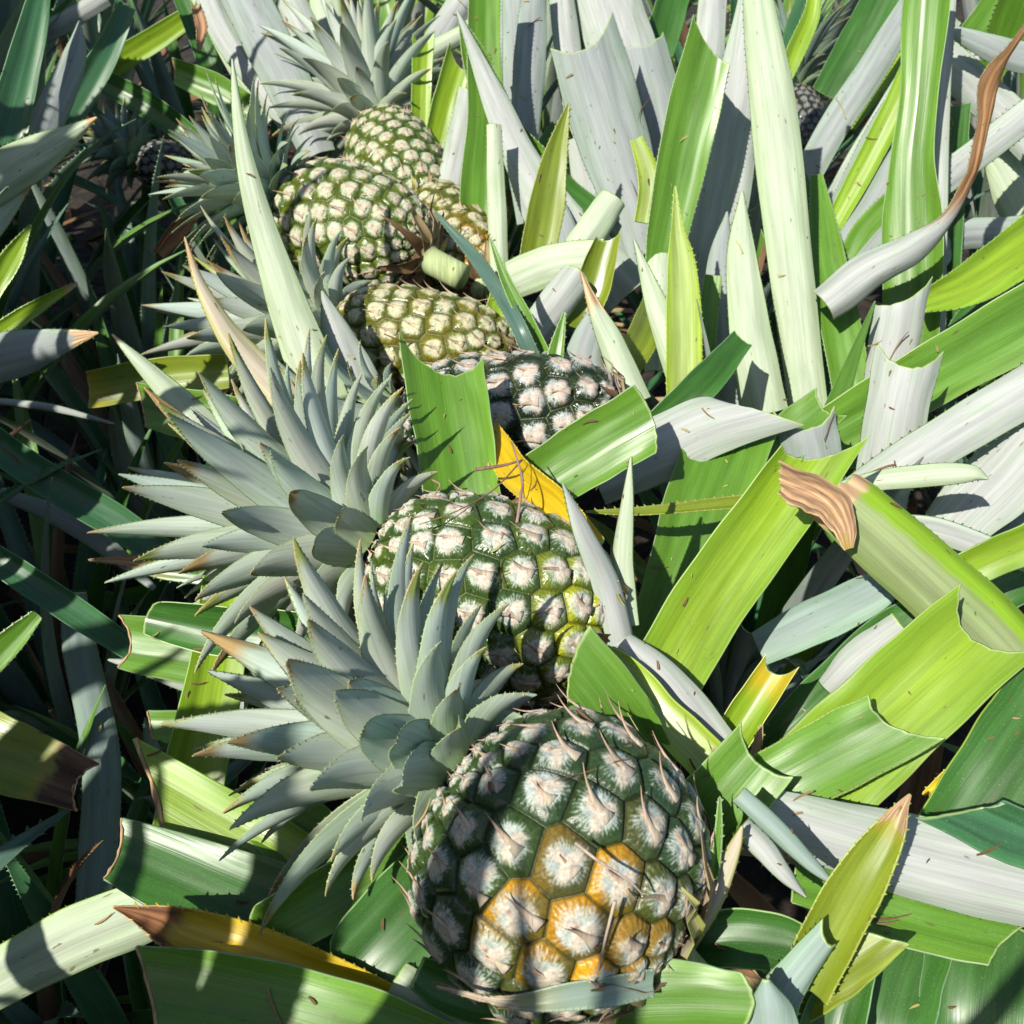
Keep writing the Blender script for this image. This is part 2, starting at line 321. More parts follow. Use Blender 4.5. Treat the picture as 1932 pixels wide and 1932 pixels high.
# ------------------------------------------------------------------ SETTING: ground
def ground():
    n = 90; xs = np.sign(np.linspace(-1, 1, n))*np.abs(np.linspace(-1, 1, n))**3.2*500; ys = xs.copy()
    V = []; 
    for y in ys:
        for x in xs:
            r = abs(x)+abs(y)
            ridge = .10*math.exp(-((x-.35)/.30)**2) + .10*math.exp(-((x+1.05)/.30)**2)
            z = (ridge+.012*math.sin(x*23+y*9)+.012*math.sin(y*31-x*13)) if r < 12 else 0
            V.append((x, y, z))
    F = [(j*n+i, j*n+i+1, (j+1)*n+i+1, (j+1)*n+i) for j in range(n-1) for i in range(n-1)]
    m = bpy.data.materials.new('dark garden soil'); m.use_nodes = True; nt = m.node_tree; L = nt.links.new; b = nt.nodes['Principled BSDF']
    tc = N(nt, 'ShaderNodeTexCoord'); a = N(nt, 'ShaderNodeTexNoise'); a.inputs['Scale'].default_value = 28; a.inputs['Detail'].default_value = 8; L(tc.outputs['Object'], a.inputs[0])
    cr = N(nt, 'ShaderNodeValToRGB'); cr.color_ramp.elements[0].position = .35; cr.color_ramp.elements[0].color = (.006, .0045, .003, 1); cr.color_ramp.elements[1].position = .7; cr.color_ramp.elements[1].color = (.04, .028, .018, 1)
    L(a.outputs[0], cr.inputs[0]); L(cr.outputs[0], b.inputs['Base Color']); b.inputs['Roughness'].default_value = .95
    bp = N(nt, 'ShaderNodeBump'); bp.inputs['Distance'].default_value = .02; L(a.outputs[0], bp.inputs['Height']); L(bp.outputs[0], b.inputs['Normal'])
    o = new_obj('ground', make_mesh('ground', V, F, mats=(m,))); o['kind'] = 'structure'
ground()

# dry litter on the furrow floor: one countless mass
def litter():
    rs = np.random.RandomState(3); V = []; F = []; Cc = []; LV = []; MI = []; cnt = 0
    for k in range(420):
        x = rs.uniform(-1.3, .9); y = rs.uniform(.1, 3.6); z = rs.uniform(.02, .10)+.12*math.exp(-((x-.35)/.3)**2)
        a = rs.rand()*6.28; L = rs.uniform(.08, .38); st = rs.choice(['brown', 'brown', 'tan', 'grey', 'teal'])
        t = np.linspace(0, 1, 8); C = np.stack([x+np.cos(a)*L*(t-.5), y+np.sin(a)*L*(t-.5), z+.04*np.sin(t*3.1)*rs.rand()+.08*rs.randn()*t*.5], 1)
        Wd = rs.uniform(.012, .038)*np.interp(t, [0, .3, 1], [1, 1, .15]); up = np.tile(nrm(np.array((rs.randn()*.4, rs.randn()*.4, 1.)))[None], (8, 1))
        v, f, c, lv, mi = leaf_arrays(C, Wd, up, st, curl=rs.uniform(.3, 1.3), cut=None, rs=rs, nu=4, th=.0008)
        V.append(v); F += [tuple(i+cnt for i in q) for q in f]; Cc.append(c*.9); LV.append(lv); MI += mi; cnt += len(v)
    o = new_obj('leaf_litter', make_mesh('leaf_litter', np.vstack(V), F, np.vstack(Cc), np.vstack(LV), (M_DRY, M_DRY, M_DRY), MI)); o['kind'] = 'stuff'
    tag(o, 'dry brown leaf litter covering the shaded furrow floor', 'leaf litter')
litter()

# ------------------------------------------------------------------ background plants (rooted, whole)
rsP = np.random.RandomState(11); POOL = []
for k in range(22):
    out = k/21
    sty = ['silver', 'g', 'grey', 'dk', 'silver', 'yg', 'grey', 'g', 'silver', 'olive', 'dk'][k % 11]
    l0 = .05+.35*out; l1 = .15+1.15*out+.2*rsP.rand()
    ct = None if k % 3 else (rsP.uniform(-.4, .4), rsP.uniform(.1, .5))
    L_ = rsP.uniform(.62, .86)*(1-.15*out)*(1 if ct is None else .72)
    V, F, c, lv, mi = arc_leaf(L_, rsP.uniform(.040, .056), l0, l1, sty, ct, rsP, curl=rsP.uniform(.5, 1.0), teeth=.009 if k % 2 else 0)
    POOL.append(make_mesh('strap_leaf', V, F, c, lv, (M_TOP, M_BOT, M_DRY), mi))
POOL_SHADE = []  # dark leaf set; its colours carry the shade of furrow and gaps
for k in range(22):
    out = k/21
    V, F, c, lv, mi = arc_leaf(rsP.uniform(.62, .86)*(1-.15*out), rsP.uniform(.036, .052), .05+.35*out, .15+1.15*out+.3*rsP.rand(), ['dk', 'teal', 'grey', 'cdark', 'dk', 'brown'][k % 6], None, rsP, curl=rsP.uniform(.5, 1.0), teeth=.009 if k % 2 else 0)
    POOL_SHADE.append(make_mesh('strap_leaf', V, F, c, lv, (M_TOP, M_BOT, M_DRY), mi))
def plant(x, y, z, label, group, n=20, sc=1.0, az0=None, seed=0, amin=0, amax=6.283, kmax=21, pool=None):
    rs = np.random.RandomState(1000+seed); e = empty('pineapple_plant', (x, y, z)); tag(e, label, 'pineapple plant', group)
    for j in range(n):
        k = int(j*kmax/(n-1)) if n > 1 else 5; k = int(np.clip(k+rs.randint(-1, 2), 0, 21))
        o = new_obj('leaf', (pool or POOL)[k], e); a = (j*2.39996+seed) % 6.283; a = amin+(amax-amin)*a/6.283
        o.rotation_euler = (rs.randn()*.08, rs.randn()*.08, a); o.scale = (sc*rs.uniform(.85, 1.1),)*3
        o.location = (.02*math.cos(a), .02*math.sin(a), .01*(n-j)/n)
    return e

# ------------------------------------------------------------------ pineapples
def perp(a):
    h = np.array((0, 0, 1.)) if abs(a[2]) < .9 else np.array((1., 0, 0)); u = nrm(np.cross(h, a)); return u, np.cross(a, u)
GOLD = 2.399963
def fruit_arrays(A, U, Vv, L, R, eye, rim, rim2, cen, bract, groove, nth, nz, seed, pw=2.5, taper=.08, H=.0042, hotdir=None, hot=None, gloss=1.0, vis=None, rimw=0.):
    rs = np.random.RandomState(seed)
    def prof(t): return R*np.maximum(1-np.abs(2*t-1)**pw, 0)**(1/pw)*(1-taper*(2*t-1))
    tf = np.linspace(0, 1, 4000); rf = prof(tf); zf = tf*L-L/2
    sf = np.r_[0, np.cumsum(np.hypot(np.diff(rf), np.diff(zf)))]; area = np.r_[0, np.cumsum(6.2832*(rf[1:]+rf[:-1])/2*np.diff(sf))]
    nring = int(round(6.2832*R/eye)); es = []; eth = []; s0 = -eye*1.5; row = 0; scal = []
    while s0 < sf[-1]+eye*1.5:
        rl = max(np.interp(s0, sf, rf)/R, .42)
        for q in range(nring):
            tt = ((q+.5*(row % 2))/nring*6.28318+row*.045) % 6.28318; sp_ = s0+2*.87*eye*rl*tt/6.28318
            if .25*eye < sp_ < sf[-1]-.25*eye: es.append(sp_); eth.append((tt+seed) % 6.28318)
        s0 += .90*eye*rl; row += 1
    es = np.array(es); eth = np.array(eth); ne = len(es); er = np.interp(es, sf, rf); ez = np.interp(es, sf, zf); rek = eye*.5*np.clip(er/R, .42, 1)
    sv = np.linspace(0, sf[-1], nz); rv = np.interp(sv, sf, rf); zv = np.interp(sv, sf, zf); th = np.linspace(0, 6.28318, nth, endpoint=False)
    dr = np.gradient(rv, sv); dz = np.gradient(zv, sv)
    nr, nzv = dz, -dr                                   # outward normal (radial, axial)
    TH, = [np.repeat(th[None], nz, 0)]; SV = np.repeat(sv[:, None], nth, 1); RV = np.repeat(rv[:, None], nth, 1)
    jit = rs.randn(ne, 2)*eye*.075
    f1 = np.full(TH.shape, 9.); f2 = np.full(TH.shape, 9.); idx = np.zeros(TH.shape, int); la = np.zeros(TH.shape); lb = np.zeros(TH.shape)
    for k in range(ne):
        da = SV-es[k]-jit[k, 0]; dth = (TH-eth[k]+math.pi) % 6.28318-math.pi; db = dth*(RV*.5+er[k]*.5)-jit[k, 1]
        dd = np.sqrt(da*da+db*db); c = dd < f1
        f2 = np.where(c, f1, np.minimum(f2, dd)); f1 = np.where(c, dd, f1); idx = np.where(c, k, idx); la = np.where(c, da, la); lb = np.where(c, db, lb)
    re = rek[idx]; g = (f2-f1)/(2*re); a = la/re; b = lb/re; rad = f1/re
    var = rs.rand(ne, 4)[idx]; ang = np.arctan2(b, a)
    sm = lambda x, lo, hi: (lambda t: t*t*(3-2*t))(np.clip((x-lo)/(hi-lo), 0, 1))
    def bl(r):
        x = rs.randn(*TH.shape)
        for ax_ in (0, 1):
            k_ = np.exp(-(np.arange(-3*r, 3*r+1)/r)**2/2); k_ /= k_.sum()
            x = sum(np.roll(x, i_-3*r, ax_)*k_[i_] for i_ in range(len(k_)))
        return x/x.std()
    fn = bl(1); ns = (fn*.45+bl(3)*.7)*.5
    dome = np.clip(1-(1-np.clip(g/.60, 0, 1))**2.4, 0, 1)*(.80+.20*np.clip(1-rad, 0, 1))
    ribs = np.sin(ang*26+var[..., 0]*6)*np.exp(-((g-.20)/.12)**2)*(a > -.3)
    star = .44+.10*(var[..., 1]-.5)+.24*np.cos(3*(ang-.25*(var[..., 3]-.5)))+.22*np.clip(-a, 0, 1)       # three pointed bract, wider on the stem side
    br = sm(star-rad+.05*ns+rimw*1.2, -.12, .16)
    tipa = .42; cup = np.exp(-((a-.16)**2+b**2)/.045)
    crs = np.exp(-((rad-.60)/.20)**2)*sm(a, -.1, .35)
    keel_ = np.exp(-(b/.16)**2)*sm(a, -.9, -.1)*(1-sm(a, .25, .5))
    h = H*(dome*.92+.06*ribs+.20*crs-.26*cup+.14*br*sm(g, .0, .3)+.22*keel_+.012*fn*br)-H*.35*np.exp(-(g/.045)**2)
    endf = np.minimum(1, np.minimum(sv, sf[-1]-sv)/(eye*.7))[:, None]; h = h*endf
    rr = RV+h*nr[:, None]; zz = zv[:, None]+h*nzv[:, None]
    P = (rr*np.cos(TH))[..., None]*U+(rr*np.sin(TH))[..., None]*Vv+zz[..., None]*A
    rim, rim2, cen, bract, groove = [np.array(c_) for c_ in (rim, rim2, cen, bract, groove)]
    mixr = np.clip(var[..., 2]*1.0, 0, 1)[..., None]; RC = rim*(1-mixr)+rim2*mixr
    RC = RC*(.75+1.1*sm(1-rad, .1, .7))[..., None]*(1+.12*fn*.6)[..., None]
    if hot is not None:
        E = (er*np.cos(eth))[:, None]*U+(er*np.sin(eth))[:, None]*Vv+ez[:, None]*A
        q = ((E-np.array(hotdir[0]))**2).sum(1); hv = np.exp(-q/(hotdir[1]**2))*(rs.rand(ne)*.5+.6); hv = np.clip(hv*1.7-.45, 0, 1)[idx]
        hv = (hv*(.30+.70*sm(a+.15*ns, -.35, .25)))[..., None]
        RC = RC*(1-hv)+np.array(hot)*(1+.15*ns[..., None])*hv
    else: hv = np.zeros(TH.shape+(1,))
    fz = .10*fn*.6+.10*np.sin(ang*34+var[..., 1]*20+fn*.8)+.06*ns
    wht = sm(.66+rimw-rad+fz+.10*(var[..., 3]-.5), -.16, .22)
    col = RC*(1-wht[..., None])+cen*wht[..., None]*(.85+.3*var[..., 3:4])*(1-.22*np.exp(-((rad-.30)/.10)**2)*(a > 0))[..., None]
    streak = np.clip(np.sin(ang*30+ns*1.2+var[..., 1]*9)*np.sin(rad*9+var[..., 2]*6+ns)-.60, 0, 1)*2.2*(rad > .25)
    bc = bract*(1+.06*fn[..., None]*.6); bc = bc*(1-.55*streak[..., None])+np.array((.30, .15, .13))*.55*streak[..., None]
    bf = br*(.55+.45*sm(.75-rad+fz, -.1, .4)); col = col*(1-bf[..., None])+bc*bf[..., None]
    gf = (1-sm(g, .01, .075))[..., None]; col = col*(1-gf)+(groove*(1-.4*hv)+np.array((.16, .13, .01))*.4*hv)*gf
    pit = np.exp(-((a-.1-.1*var[..., 0])**2*1.5+(b-.1*(var[..., 3]-.5))**2)/.011)*(var[..., 1] > .3); col = col*(1-.75*pit[..., None])+np.array((.12, .06, .04))*.75*pit[..., None]
    gls = gloss*(1-np.clip(wht+bf, 0, 1))*(1-.5*gf[..., 0])
    F = []
    for i in range(nz-1):
        r0 = i*nth
        F += [(r0+j, r0+(j+1) % nth, r0+nth+(j+1) % nth, r0+nth+j) for j in range(nth)]
    return P.reshape(-1, 3), F, np.clip(col.reshape(-1, 3), .003, .85), gls.ravel(), (eth, es, er, ez, sf, zf, rf, rek)

def tube_arrays(C, Rr, ns=6, close=True):
    C = np.array(C); n = len(C); T = nrm(np.gradient(C, axis=0)); u, _ = perp(T[0]); V = []
    for i in range(n):
        u = nrm(u-(u@T[i])*T[i]); v = np.cross(T[i], u)
        for k in range(ns): a = k/ns*6.28318; V.append(C[i]+(u*math.cos(a)+v*math.sin(a))*Rr[i])
    F = [(i*ns+k, i*ns+(k+1) % ns, (i+1)*ns+(k+1) % ns, (i+1)*ns+k) for i in range(n-1) for k in range(ns)]
    F += [tuple(range(ns))[::-1], tuple((n-1)*ns+k for k in range(ns))]
    return np.array(V), F

def pineapple(label, pc, psd, R, crown=None, eye=.028, seed=1, res=(520, 300), pal='dark', pw=2.5, hotpx=None, gloss=1.0, taper=.08,
              crown_dir=None, crown_len=0.130, crown_n=80, stem_len=.02, stem=True, H_=.0042, spines=1.0, group='pineapples ripening along the row', crown_sty='c', cut_stub=None, stem_r=1.0, cw=1.0):
    P1 = np.array(at(*pc)); P0 = np.array(at(*psd)); A = nrm(P1-P0); L = np.linalg.norm(P1-P0); mid = (P0+P1)/2
    U, Vv = perp(A); root = empty('pineapple', tuple(mid)); tag(root, label, 'pineapple', group)
    pals = {'dim': dict(rim=(.018, .03, .022), rim2=(.03, .04, .02), cen=(.14, .17, .17), bract=(.20, .19, .18), groove=(.012, .016, .01)),  # dim: shade put into the rind colours of the young fruits
            'dark': dict(rim=(.026, .062, .026), rim2=(.048, .090, .018), cen=(.37, .42, .38), bract=(.50, .44, .35), groove=(.020, .032, .010)),
            'green': dict(rim=(.040, .085, .022), rim2=(.075, .13, .016), cen=(.48, .52, .45), bract=(.54, .48, .39), groove=(.05, .075, .012)),
            'black': dict(rim=(.013, .028, .016), rim2=(.025, .045, .016), cen=(.40, .43, .40), bract=(.50, .43, .36), groove=(.045, .055, .012)),
            'yellow': dict(rim=(.085, .115, .012), rim2=(.18, .16, .012), cen=(.44, .48, .32), bract=(.50, .46, .30), groove=(.045, .06, .008)),
            'pale': dict(rim=(.065, .115, .015), rim2=(.13, .17, .015), cen=(.42, .48, .35), bract=(.50, .44, .32), groove=(.045, .06, .008))}
    kw = {'rimw': {'pale': .03, 'yellow': .02, 'black': .06}.get(pal, 0.)}
    if hotpx: kw.update(hotdir=(np.array(at(*hotpx[0]))-mid, hotpx[1]), hot=hotpx[2])
    V, F, c, gl, ey = fruit_arrays(A, U, Vv, L, R, eye, nth=res[0], nz=res[1], seed=seed, pw=pw, taper=taper, H=H_, gloss=gloss, **pals[pal], **kw)
    new_obj('fruit', make_mesh('fruit', V, F, c, None, (M_FRUIT,), None, {'gl': gl}), root)
    # curved bract spines
    eth, es, er, ez, sf, zf, rf, rek = ey; eye0 = eye; rs = np.random.RandomState(seed+50); VV = []; FF = []; CC = []; cnt = 0
    for k in range(len(eth)):
        eye = rek[k]*2
        rad = math.cos(eth[k])*U+math.sin(eth[k])*Vv; tan = -math.sin(eth[k])*U+math.cos(eth[k])*Vv
        s2 = min(es[k]+1e-3, sf[-1]); dr = np.interp(s2, sf, rf)-er[k]; dz = np.interp(s2, sf, zf)-ez[k]; m = nrm(rad*dr+A*dz); nn = nrm(np.cross(tan, m)); nn = nn if nn@(rad*er[k]+A*ez[k]) > 0 else -nn
        p = rad*er[k]+A*ez[k]+nn*H_*1.02; Ls = eye*rs.uniform(.28, .62)*spines*(1 if rs.rand() > .2 else .3); side = rs.randn()*.35; lift = rs.uniform(.15, .9)
        t = np.linspace(0, 1, 8)[:, None]; C = p+m*(-.30*eye+(Ls+.30*eye)*t)+nn*(-.0006+lift*Ls*t**2.2)+tan*(side*Ls*t*t)
        rw = eye*.085*(1-t[:, 0])**1.15+.00012
        v, f = tube_arrays(C, rw, 6)
        # flatten the base of the spine onto the eye
        ctr = np.repeat(C, 6, 0); dlt = v-ctr; fl = np.repeat(.45+.4*t[:, 0], 6)[:, None]; dn = (dlt@nn)[:, None]*nn; wd = np.repeat(1+1.2*(1-t[:, 0])**2, 6)[:, None]; dt = (dlt@tan)[:, None]*tan
        v = ctr+(dlt-dn-dt)+dn*fl+dt*(.4+.6*wd)
        bc = np.array(pals[pal]['bract']); tip = np.array((.50, .33, .22)) if rs.rand() > .3 else np.array((.30, .17, .10))
        tt = np.repeat(t[:, 0], 6)[:, None]; VV.append(v); CC.append((bc*(1-tt)+tip*tt)*rs.uniform(.8, 1.1)); FF += [tuple(i+cnt for i in q) for q in f]; cnt += len(v)
    # dry hairs
    new_obj('bract_spines', make_mesh('bract_spines', np.vstack(VV), FF, np.clip(np.vstack(CC), 0, .8), np.vstack(VV), (M_DRY,)), root)
    if stem:
        t = np.linspace(0, 1, 8); P = (P0-mid)+A*.006
        C = [P-A*stem_len*tt_+np.array((0, 0, -.006))*tt_ for tt_ in t]; v, f = tube_arrays(C, np.interp(t, [0, .15, .3, 1], [R*.42, R*.28, .013*stem_r, .0128*stem_r]), 20)
        cc = np.tile(np.array((.42, .50, .25))[None], (len(v), 1)); cc[:40] = (.16, .10, .06)
        new_obj('stem', make_mesh('stem', v, f, cc, v, (M_DRY,)), root)
        # dry bract collar
        VV = []; FF = []; CC = []; LV = []; MI = []; cnt = 0
        for k in range(11):
            a = k*2*math.pi/11+rs.rand()*.4; d = math.cos(a)*U+math.sin(a)*Vv; q = np.linspace(0, 1, 8)
            C = np.array([(P-A*.004)+d*(.010+R*.85*t_*rs.uniform(.9, 1.1))+A*(R*.34*t_**2*rs.uniform(.7, 1.4)-.006) for t_ in q])
            Wd = R*.26*np.interp(q, [0, .3, 1], [1, .9, .03]); up = np.repeat(nrm(-A+d*.2)[None], 8, 0)
            v, f, c, lv, mi = leaf_arrays(C, Wd, up, rs.choice(['tan', 'brown', 'tan', 'lilac']), curl=.8, cut=None, rs=rs, nu=4, th=.0007)
            VV.append(v); FF += [tuple(i+cnt for i in qq) for qq in f]; CC.append(c); LV.append(lv); MI += [2]*len(mi); cnt += len(v)
        new_obj('dry_bracts', make_mesh('dry_bracts', np.vstack(VV), FF, np.vstack(CC), np.vstack(LV), (M_TOP, M_BOT, M_DRY), MI), root)
    # crown
    if crown_n:
        ax = nrm(np.array(at(*crown_dir))-P1) if crown_dir else A
        make_crown(root, P1-mid+A*(-.004), ax, crown_len, crown_n, seed, crown_sty, R, cw)
    return root

def make_crown(parent, P, ax, CL, n, seed, sty, R, cw=1.0, name='crown', nseg=14, nu=6):
    rs = np.random.RandomState(seed+200); u, v_ = perp(ax); VV = []; FF = []; CC = []; LV = []; MI = []; cnt = 0
    for i in range(n):
        f = i/(n-1); az = i*GOLD+seed+rs.randn()*.12; d = math.cos(az)*u+math.sin(az)*v_
        pol = math.radians(np.interp(f, [0, .12, .35, .7, 1], [114, 92, 70, 44, 8]))+rs.randn()*.10
        Ln = CL*np.interp(f, [0, .1, .3, .65, 1], [.32, .58, .90, 1.0, .72])*rs.uniform(.78, 1.18)
        Wl = .0222*cw*np.interp(f, [0, .15, .5, 1], [.95, 1.1, 1, .6])*rs.uniform(.88, 1.1)
        base = P+ax*(CL*.36*f)+d*(.012*(1-f*.85))
        t = np.linspace(0, 1, nseg); rec = np.interp(f, [0, .3, 1], [.55, .32, .06])+rs.randn()*.07
        a = pol*(.62+.30*t)+rec*t**2; C = base+np.cumsum(ax[None]*np.cos(a)[:, None]+d[None]*np.sin(a)[:, None], 0)*Ln/nseg
        side = np.cross(ax, d); C = C+side[None]*(rs.randn()*.05*Ln*t[:, None]**2)
        Wd = Wl*np.interp(t, [0, .15, .4, .7, .9, 1], [1.05, 1.15, 1.08, .68, .27, .02]); up = ax[None]*np.sin(a)[:, None]-d[None]*np.cos(a)[:, None]
        dr = rs.choice([0, .08, .14, .22], p=[.25, .35, .28, .12]); dc = [(.25, .32, .08), (.30, .30, .10), (.32, .22, .09)][rs.randint(3)]
        V, F, c, lv, mi = leaf_arrays(C, Wd, up, sty, curl=rs.uniform(.45, .75), cut=None, rs=rs, nu=nu, th=.0013, dry=dr, drycol=dc, teeth=.0034 if nseg > 10 else 0, stripe=.08, wob=.015, edge=(.30, .38, .22))
        lb = rs.uniform(.84, 1.14); tint = (rs.uniform(.92, 1.08), 1, rs.uniform(.90, 1.04))
        c[:, :3] *= lb*np.array(tint); gb = np.clip(1-np.linalg.norm(V-base, axis=1)/(.032), 0, 1)[:, None]*.8; c = c*(1-gb)+np.array((.16, .32, .04, 0))*gb
        VV.append(V); FF += [tuple(q+cnt for q in p_) for p_ in F]; CC.append(c); LV.append(lv+np.array((0, 0, i*.37))); MI += [0 if m in (0, 1) else 2 for m in mi]; cnt += len(V)
    return new_obj(name, make_mesh(name, np.vstack(VV), FF, np.vstack(CC), np.vstack(LV), (M_CRN, M_CRN, M_DRY), MI), parent)

ORG = (.62, .30, .010)
pA = pineapple('largest round pineapple nearest the camera with orange rimmed eyes and shaded rind', (868, 1455, .492), (1240, 1795, .475), .0690, seed=3, eye=.0248, res=(760, 460), pal='dark',
          hotpx=((1095, 1745, .43), .043, ORG), H_=.0033, crown_dir=(600, 1300, .53), crown_len=0.108, crown_n=135, pw=2.35, gloss=.75, taper=.02, stem_len=.055, spines=1.15, cw=1.1)
pB = pineapple('green pineapple just behind the nearest one, yellowing at its stem end, grass straws on it', (712, 1035, .655), (1145, 1205, .655), .0600, seed=5, eye=.0248, res=(640, 380), pal='green',
          hotpx=((1120, 1190, .62), .055, (.30, .33, .012)), crown_dir=(430, 925, .71), crown_len=0.141, crown_n=130, pw=2.5, crown_sty='cpale', gloss=1.0, H_=.0032)
pC = pineapple('dark glossy pineapple half hidden behind two bright green cut leaves', (770, 780, .875), (1170, 800, .845), .0530, seed=8, res=(520, 300), pal='black',
          crown_dir=(650, 850, .88), crown_len=0.122, crown_n=112, pw=2.8, gloss=1.2, eye=.0275)
pD = pineapple('yellowish pineapple in the middle of the row beneath the one with the cut stub', (640, 612, 1.0), (965, 700, .97), .0540, seed=12, res=(440, 260), pal='yellow',
          crown_dir=(430, 590, 1.04), crown_len=0.144, crown_n=112, pw=2.8, eye=.0240, H_=.0028, crown_sty='cpale')
pE = pineapple('pale speckled pineapple with a green cut stem stub pointing right', (548, 385, 1.12), (800, 485, 1.06), .0640, seed=15, res=(440, 260), pal='pale', taper=-.05,
          crown_dir=(440, 330, 1.10), crown_len=0.118, crown_n=105, pw=2.6, eye=.0245, H_=.0028, stem_len=.055, stem_r=1.1)
pF = pineapple('farthest pineapple of the row with its large crown standing at the top of the frame', (715, 240, 1.36), (790, 430, 1.24), .0640, seed=19, res=(440, 280), pal='pale',
          crown_dir=(670, 110, 1.40), crown_len=0.167, crown_n=115, pw=2.6, eye=.0245, H_=.0028, crown_sty='cpale')
pI = pineapple('browning yellow pineapple tucked behind the one with the cut stub, at its lower right', (805, 375, 1.27), (905, 535, 1.12), .0500, seed=33, res=(360, 220), pal='yellow',
          hotpx=((890, 480, 1.12), .07, (.36, .17, .012)), crown_n=0, eye=.0235, H_=.0028)
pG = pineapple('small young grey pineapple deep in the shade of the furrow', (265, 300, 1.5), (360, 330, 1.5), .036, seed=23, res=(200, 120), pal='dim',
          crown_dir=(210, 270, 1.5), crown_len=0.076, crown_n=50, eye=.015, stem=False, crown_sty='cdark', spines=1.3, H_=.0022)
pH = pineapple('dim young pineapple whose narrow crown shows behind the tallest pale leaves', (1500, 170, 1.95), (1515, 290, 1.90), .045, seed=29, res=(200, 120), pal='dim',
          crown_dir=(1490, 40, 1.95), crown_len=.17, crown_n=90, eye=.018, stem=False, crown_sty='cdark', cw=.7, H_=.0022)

BSIDE = -1
# ------------------------------------------------------------------ the leaves one can tell apart
G1 = 'cut leaves around the front pineapples'; G2 = 'cut leaves lying over the right of the row'; G3 = 'leaves along the shaded furrow'; G4 = 'upright leaves behind the row'
H('bright green channelled cut leaf standing upright in front of the dark pineapple', [(880,1010,.725,140),(862,880,.744,142),(845,770,.762,146),(834,690,.776,150)], 't','g', curl=.75, cut=(-.22,.30), roll=(4,8), group=G1)
H('bright green cut leaf lying diagonally across the end of the dark pineapple', [(1000,925,.735,112),(1110,855,.73,122),(1225,788,.72,130)], 't','g', curl=.55, cut=(-.10,-.10), roll=(-8,-4), group=G1)
H('silvery cut leaf lying back side up right of the diagonal bright green leaf', [(1120,895,.79,120),(1240,845,.785,125),(1340,800,.78,115),(1430,775,.775,90)], 'b','silver', curl=.6, cut=(-.85,.0), roll=(-8,-14), group=G1, stripe=.05)
H('yellow leaf slanting down between the upright green leaf and the second pineapple', [(925,810,.77,34),(972,885,.72,62),(1047,950,.655,64),(1125,1040,.628,60)], 't','yellow', curl=.7, cut=(0,0), roll=(15,20), teeth=.006, group=G1)
H('broad lime green cut leaf rising diagonally right of the second pineapple', [(1235,1310,.62,135),(1330,1150,.635,135),(1440,990,.645,132),(1537,855,.65,122)], 't','yg', curl=.62, cut=(.45,.32), roll=(0,10), nu=16, edge=(.45,.58,.2), group=G2)
H('mottled green cut leaf with a torn brown dry flap at its upper end', [(2010,1345,.60,150),(1860,1190,.60,146),(1740,1075,.605,138),(1640,985,.61,128),(1575,930,.61,110)], 'b','mottle', curl=.95, cut=(.1,0), roll=(4,8), band=(BSIDE,.30,(.21,.37,.02)), edge=(.42,.55,.05), nu=18, group=G2, stripe=.35, dry=.07)
H('torn brown papery leaf flap folded over the end of the mottled leaf', [(1602,1035,.603,18),(1588,985,.60,48),(1548,938,.597,74),(1470,903,.592,58)], 't','tan', curl=.4, cut=(.3,.1), roll=(20,0,-15), dry=.98, drycol=(.52,.33,.19), name='dry_leaf_flap', group=G2, wob=.10, nseg=34, teeth=0, th=.0008, nu=30)
H('narrow pale leaf lying level with its point to the right, above the mottled leaf', [(1560,925,.72,12),(1650,908,.712,34),(1760,896,.705,40),(1830,893,.70,30),(1863,903,.70,3)], 'b','pale', curl=.5, cut=None, teeth=.005, group=G2)
H('widest lime yellow cut leaf low on the right with a pointed upper corner', [(1500,1520,.55,190),(1610,1410,.55,195),(1730,1300,.552,190),(1852,1190,.555,178)], 't','yg', curl=.42, cut=(.06,.35), roll=(0,6), nu=16, edge=(.5,.58,.2), group=G2)
H('green cut leaf with a toothed lower margin lying on the widest lime leaf', [(1400,1520,.535,120),(1500,1462,.53,132),(1600,1410,.528,136),(1690,1362,.525,128)], 't','g', curl=.35, cut=(.30,.25), roll=(-4,0), teeth=.0036, group=G2, edge=(.35,.5,.12))
H('short bright green cut piece wedged between the two nearest pineapples', [(1235,1460,.57,95),(1190,1390,.565,125),(1140,1320,.56,135),(1085,1250,.56,130)], 't','g', curl=.35, cut=(.35,-.1), roll=(5,5), group=G1, yell=0)
H('green square ended cut leaf at the right shoulder of the nearest pineapple', [(1255,1640,.53,130),(1320,1560,.522,140),(1380,1490,.517,140),(1433,1428,.515,132)], 't','g', curl=.35, cut=(-.05,.25), roll=(0,4), group=G1, edge=(.5,.62,.3))
H('silvery ribbon curling from the second pineapple towards the square ended leaf', [(1170,1205,.615,40),(1225,1250,.60,60),(1280,1310,.59,72),(1350,1400,.58,70),(1390,1460,.57,60)], 'b','silver', curl=.6, cut=(0,0), roll=(-20,10), teeth=.005, group=G1)
H('tan and yellow green leaf slanting beneath the silvery ribbon', [(1135,1225,.60,24),(1190,1270,.585,46),(1245,1340,.575,66),(1320,1420,.565,78),(1360,1470,.56,70)], 't','streak', curl=.5, cut=(0,0), roll=(10,-10), group=G1, wob=.05)
H('slender grey green spike standing beside the yellow leaf', [(1185,1250,.615,48),(1150,1110,.612,56),(1100,1000,.605,34),(1062,912,.60,2)], 'b','silver', curl=.7, cut=None, roll=(25,25), group=G1, name='pointed_leaf', teeth=.004)
H('upright pale spike just right of the slender one', [(1180,1180,.63,44),(1172,1060,.628,40),(1182,950,.622,22),(1190,862,.62,2)], 'b','pale', curl=.8, cut=None, roll=(-25,-20), group=G1, name='pointed_leaf', teeth=.004)
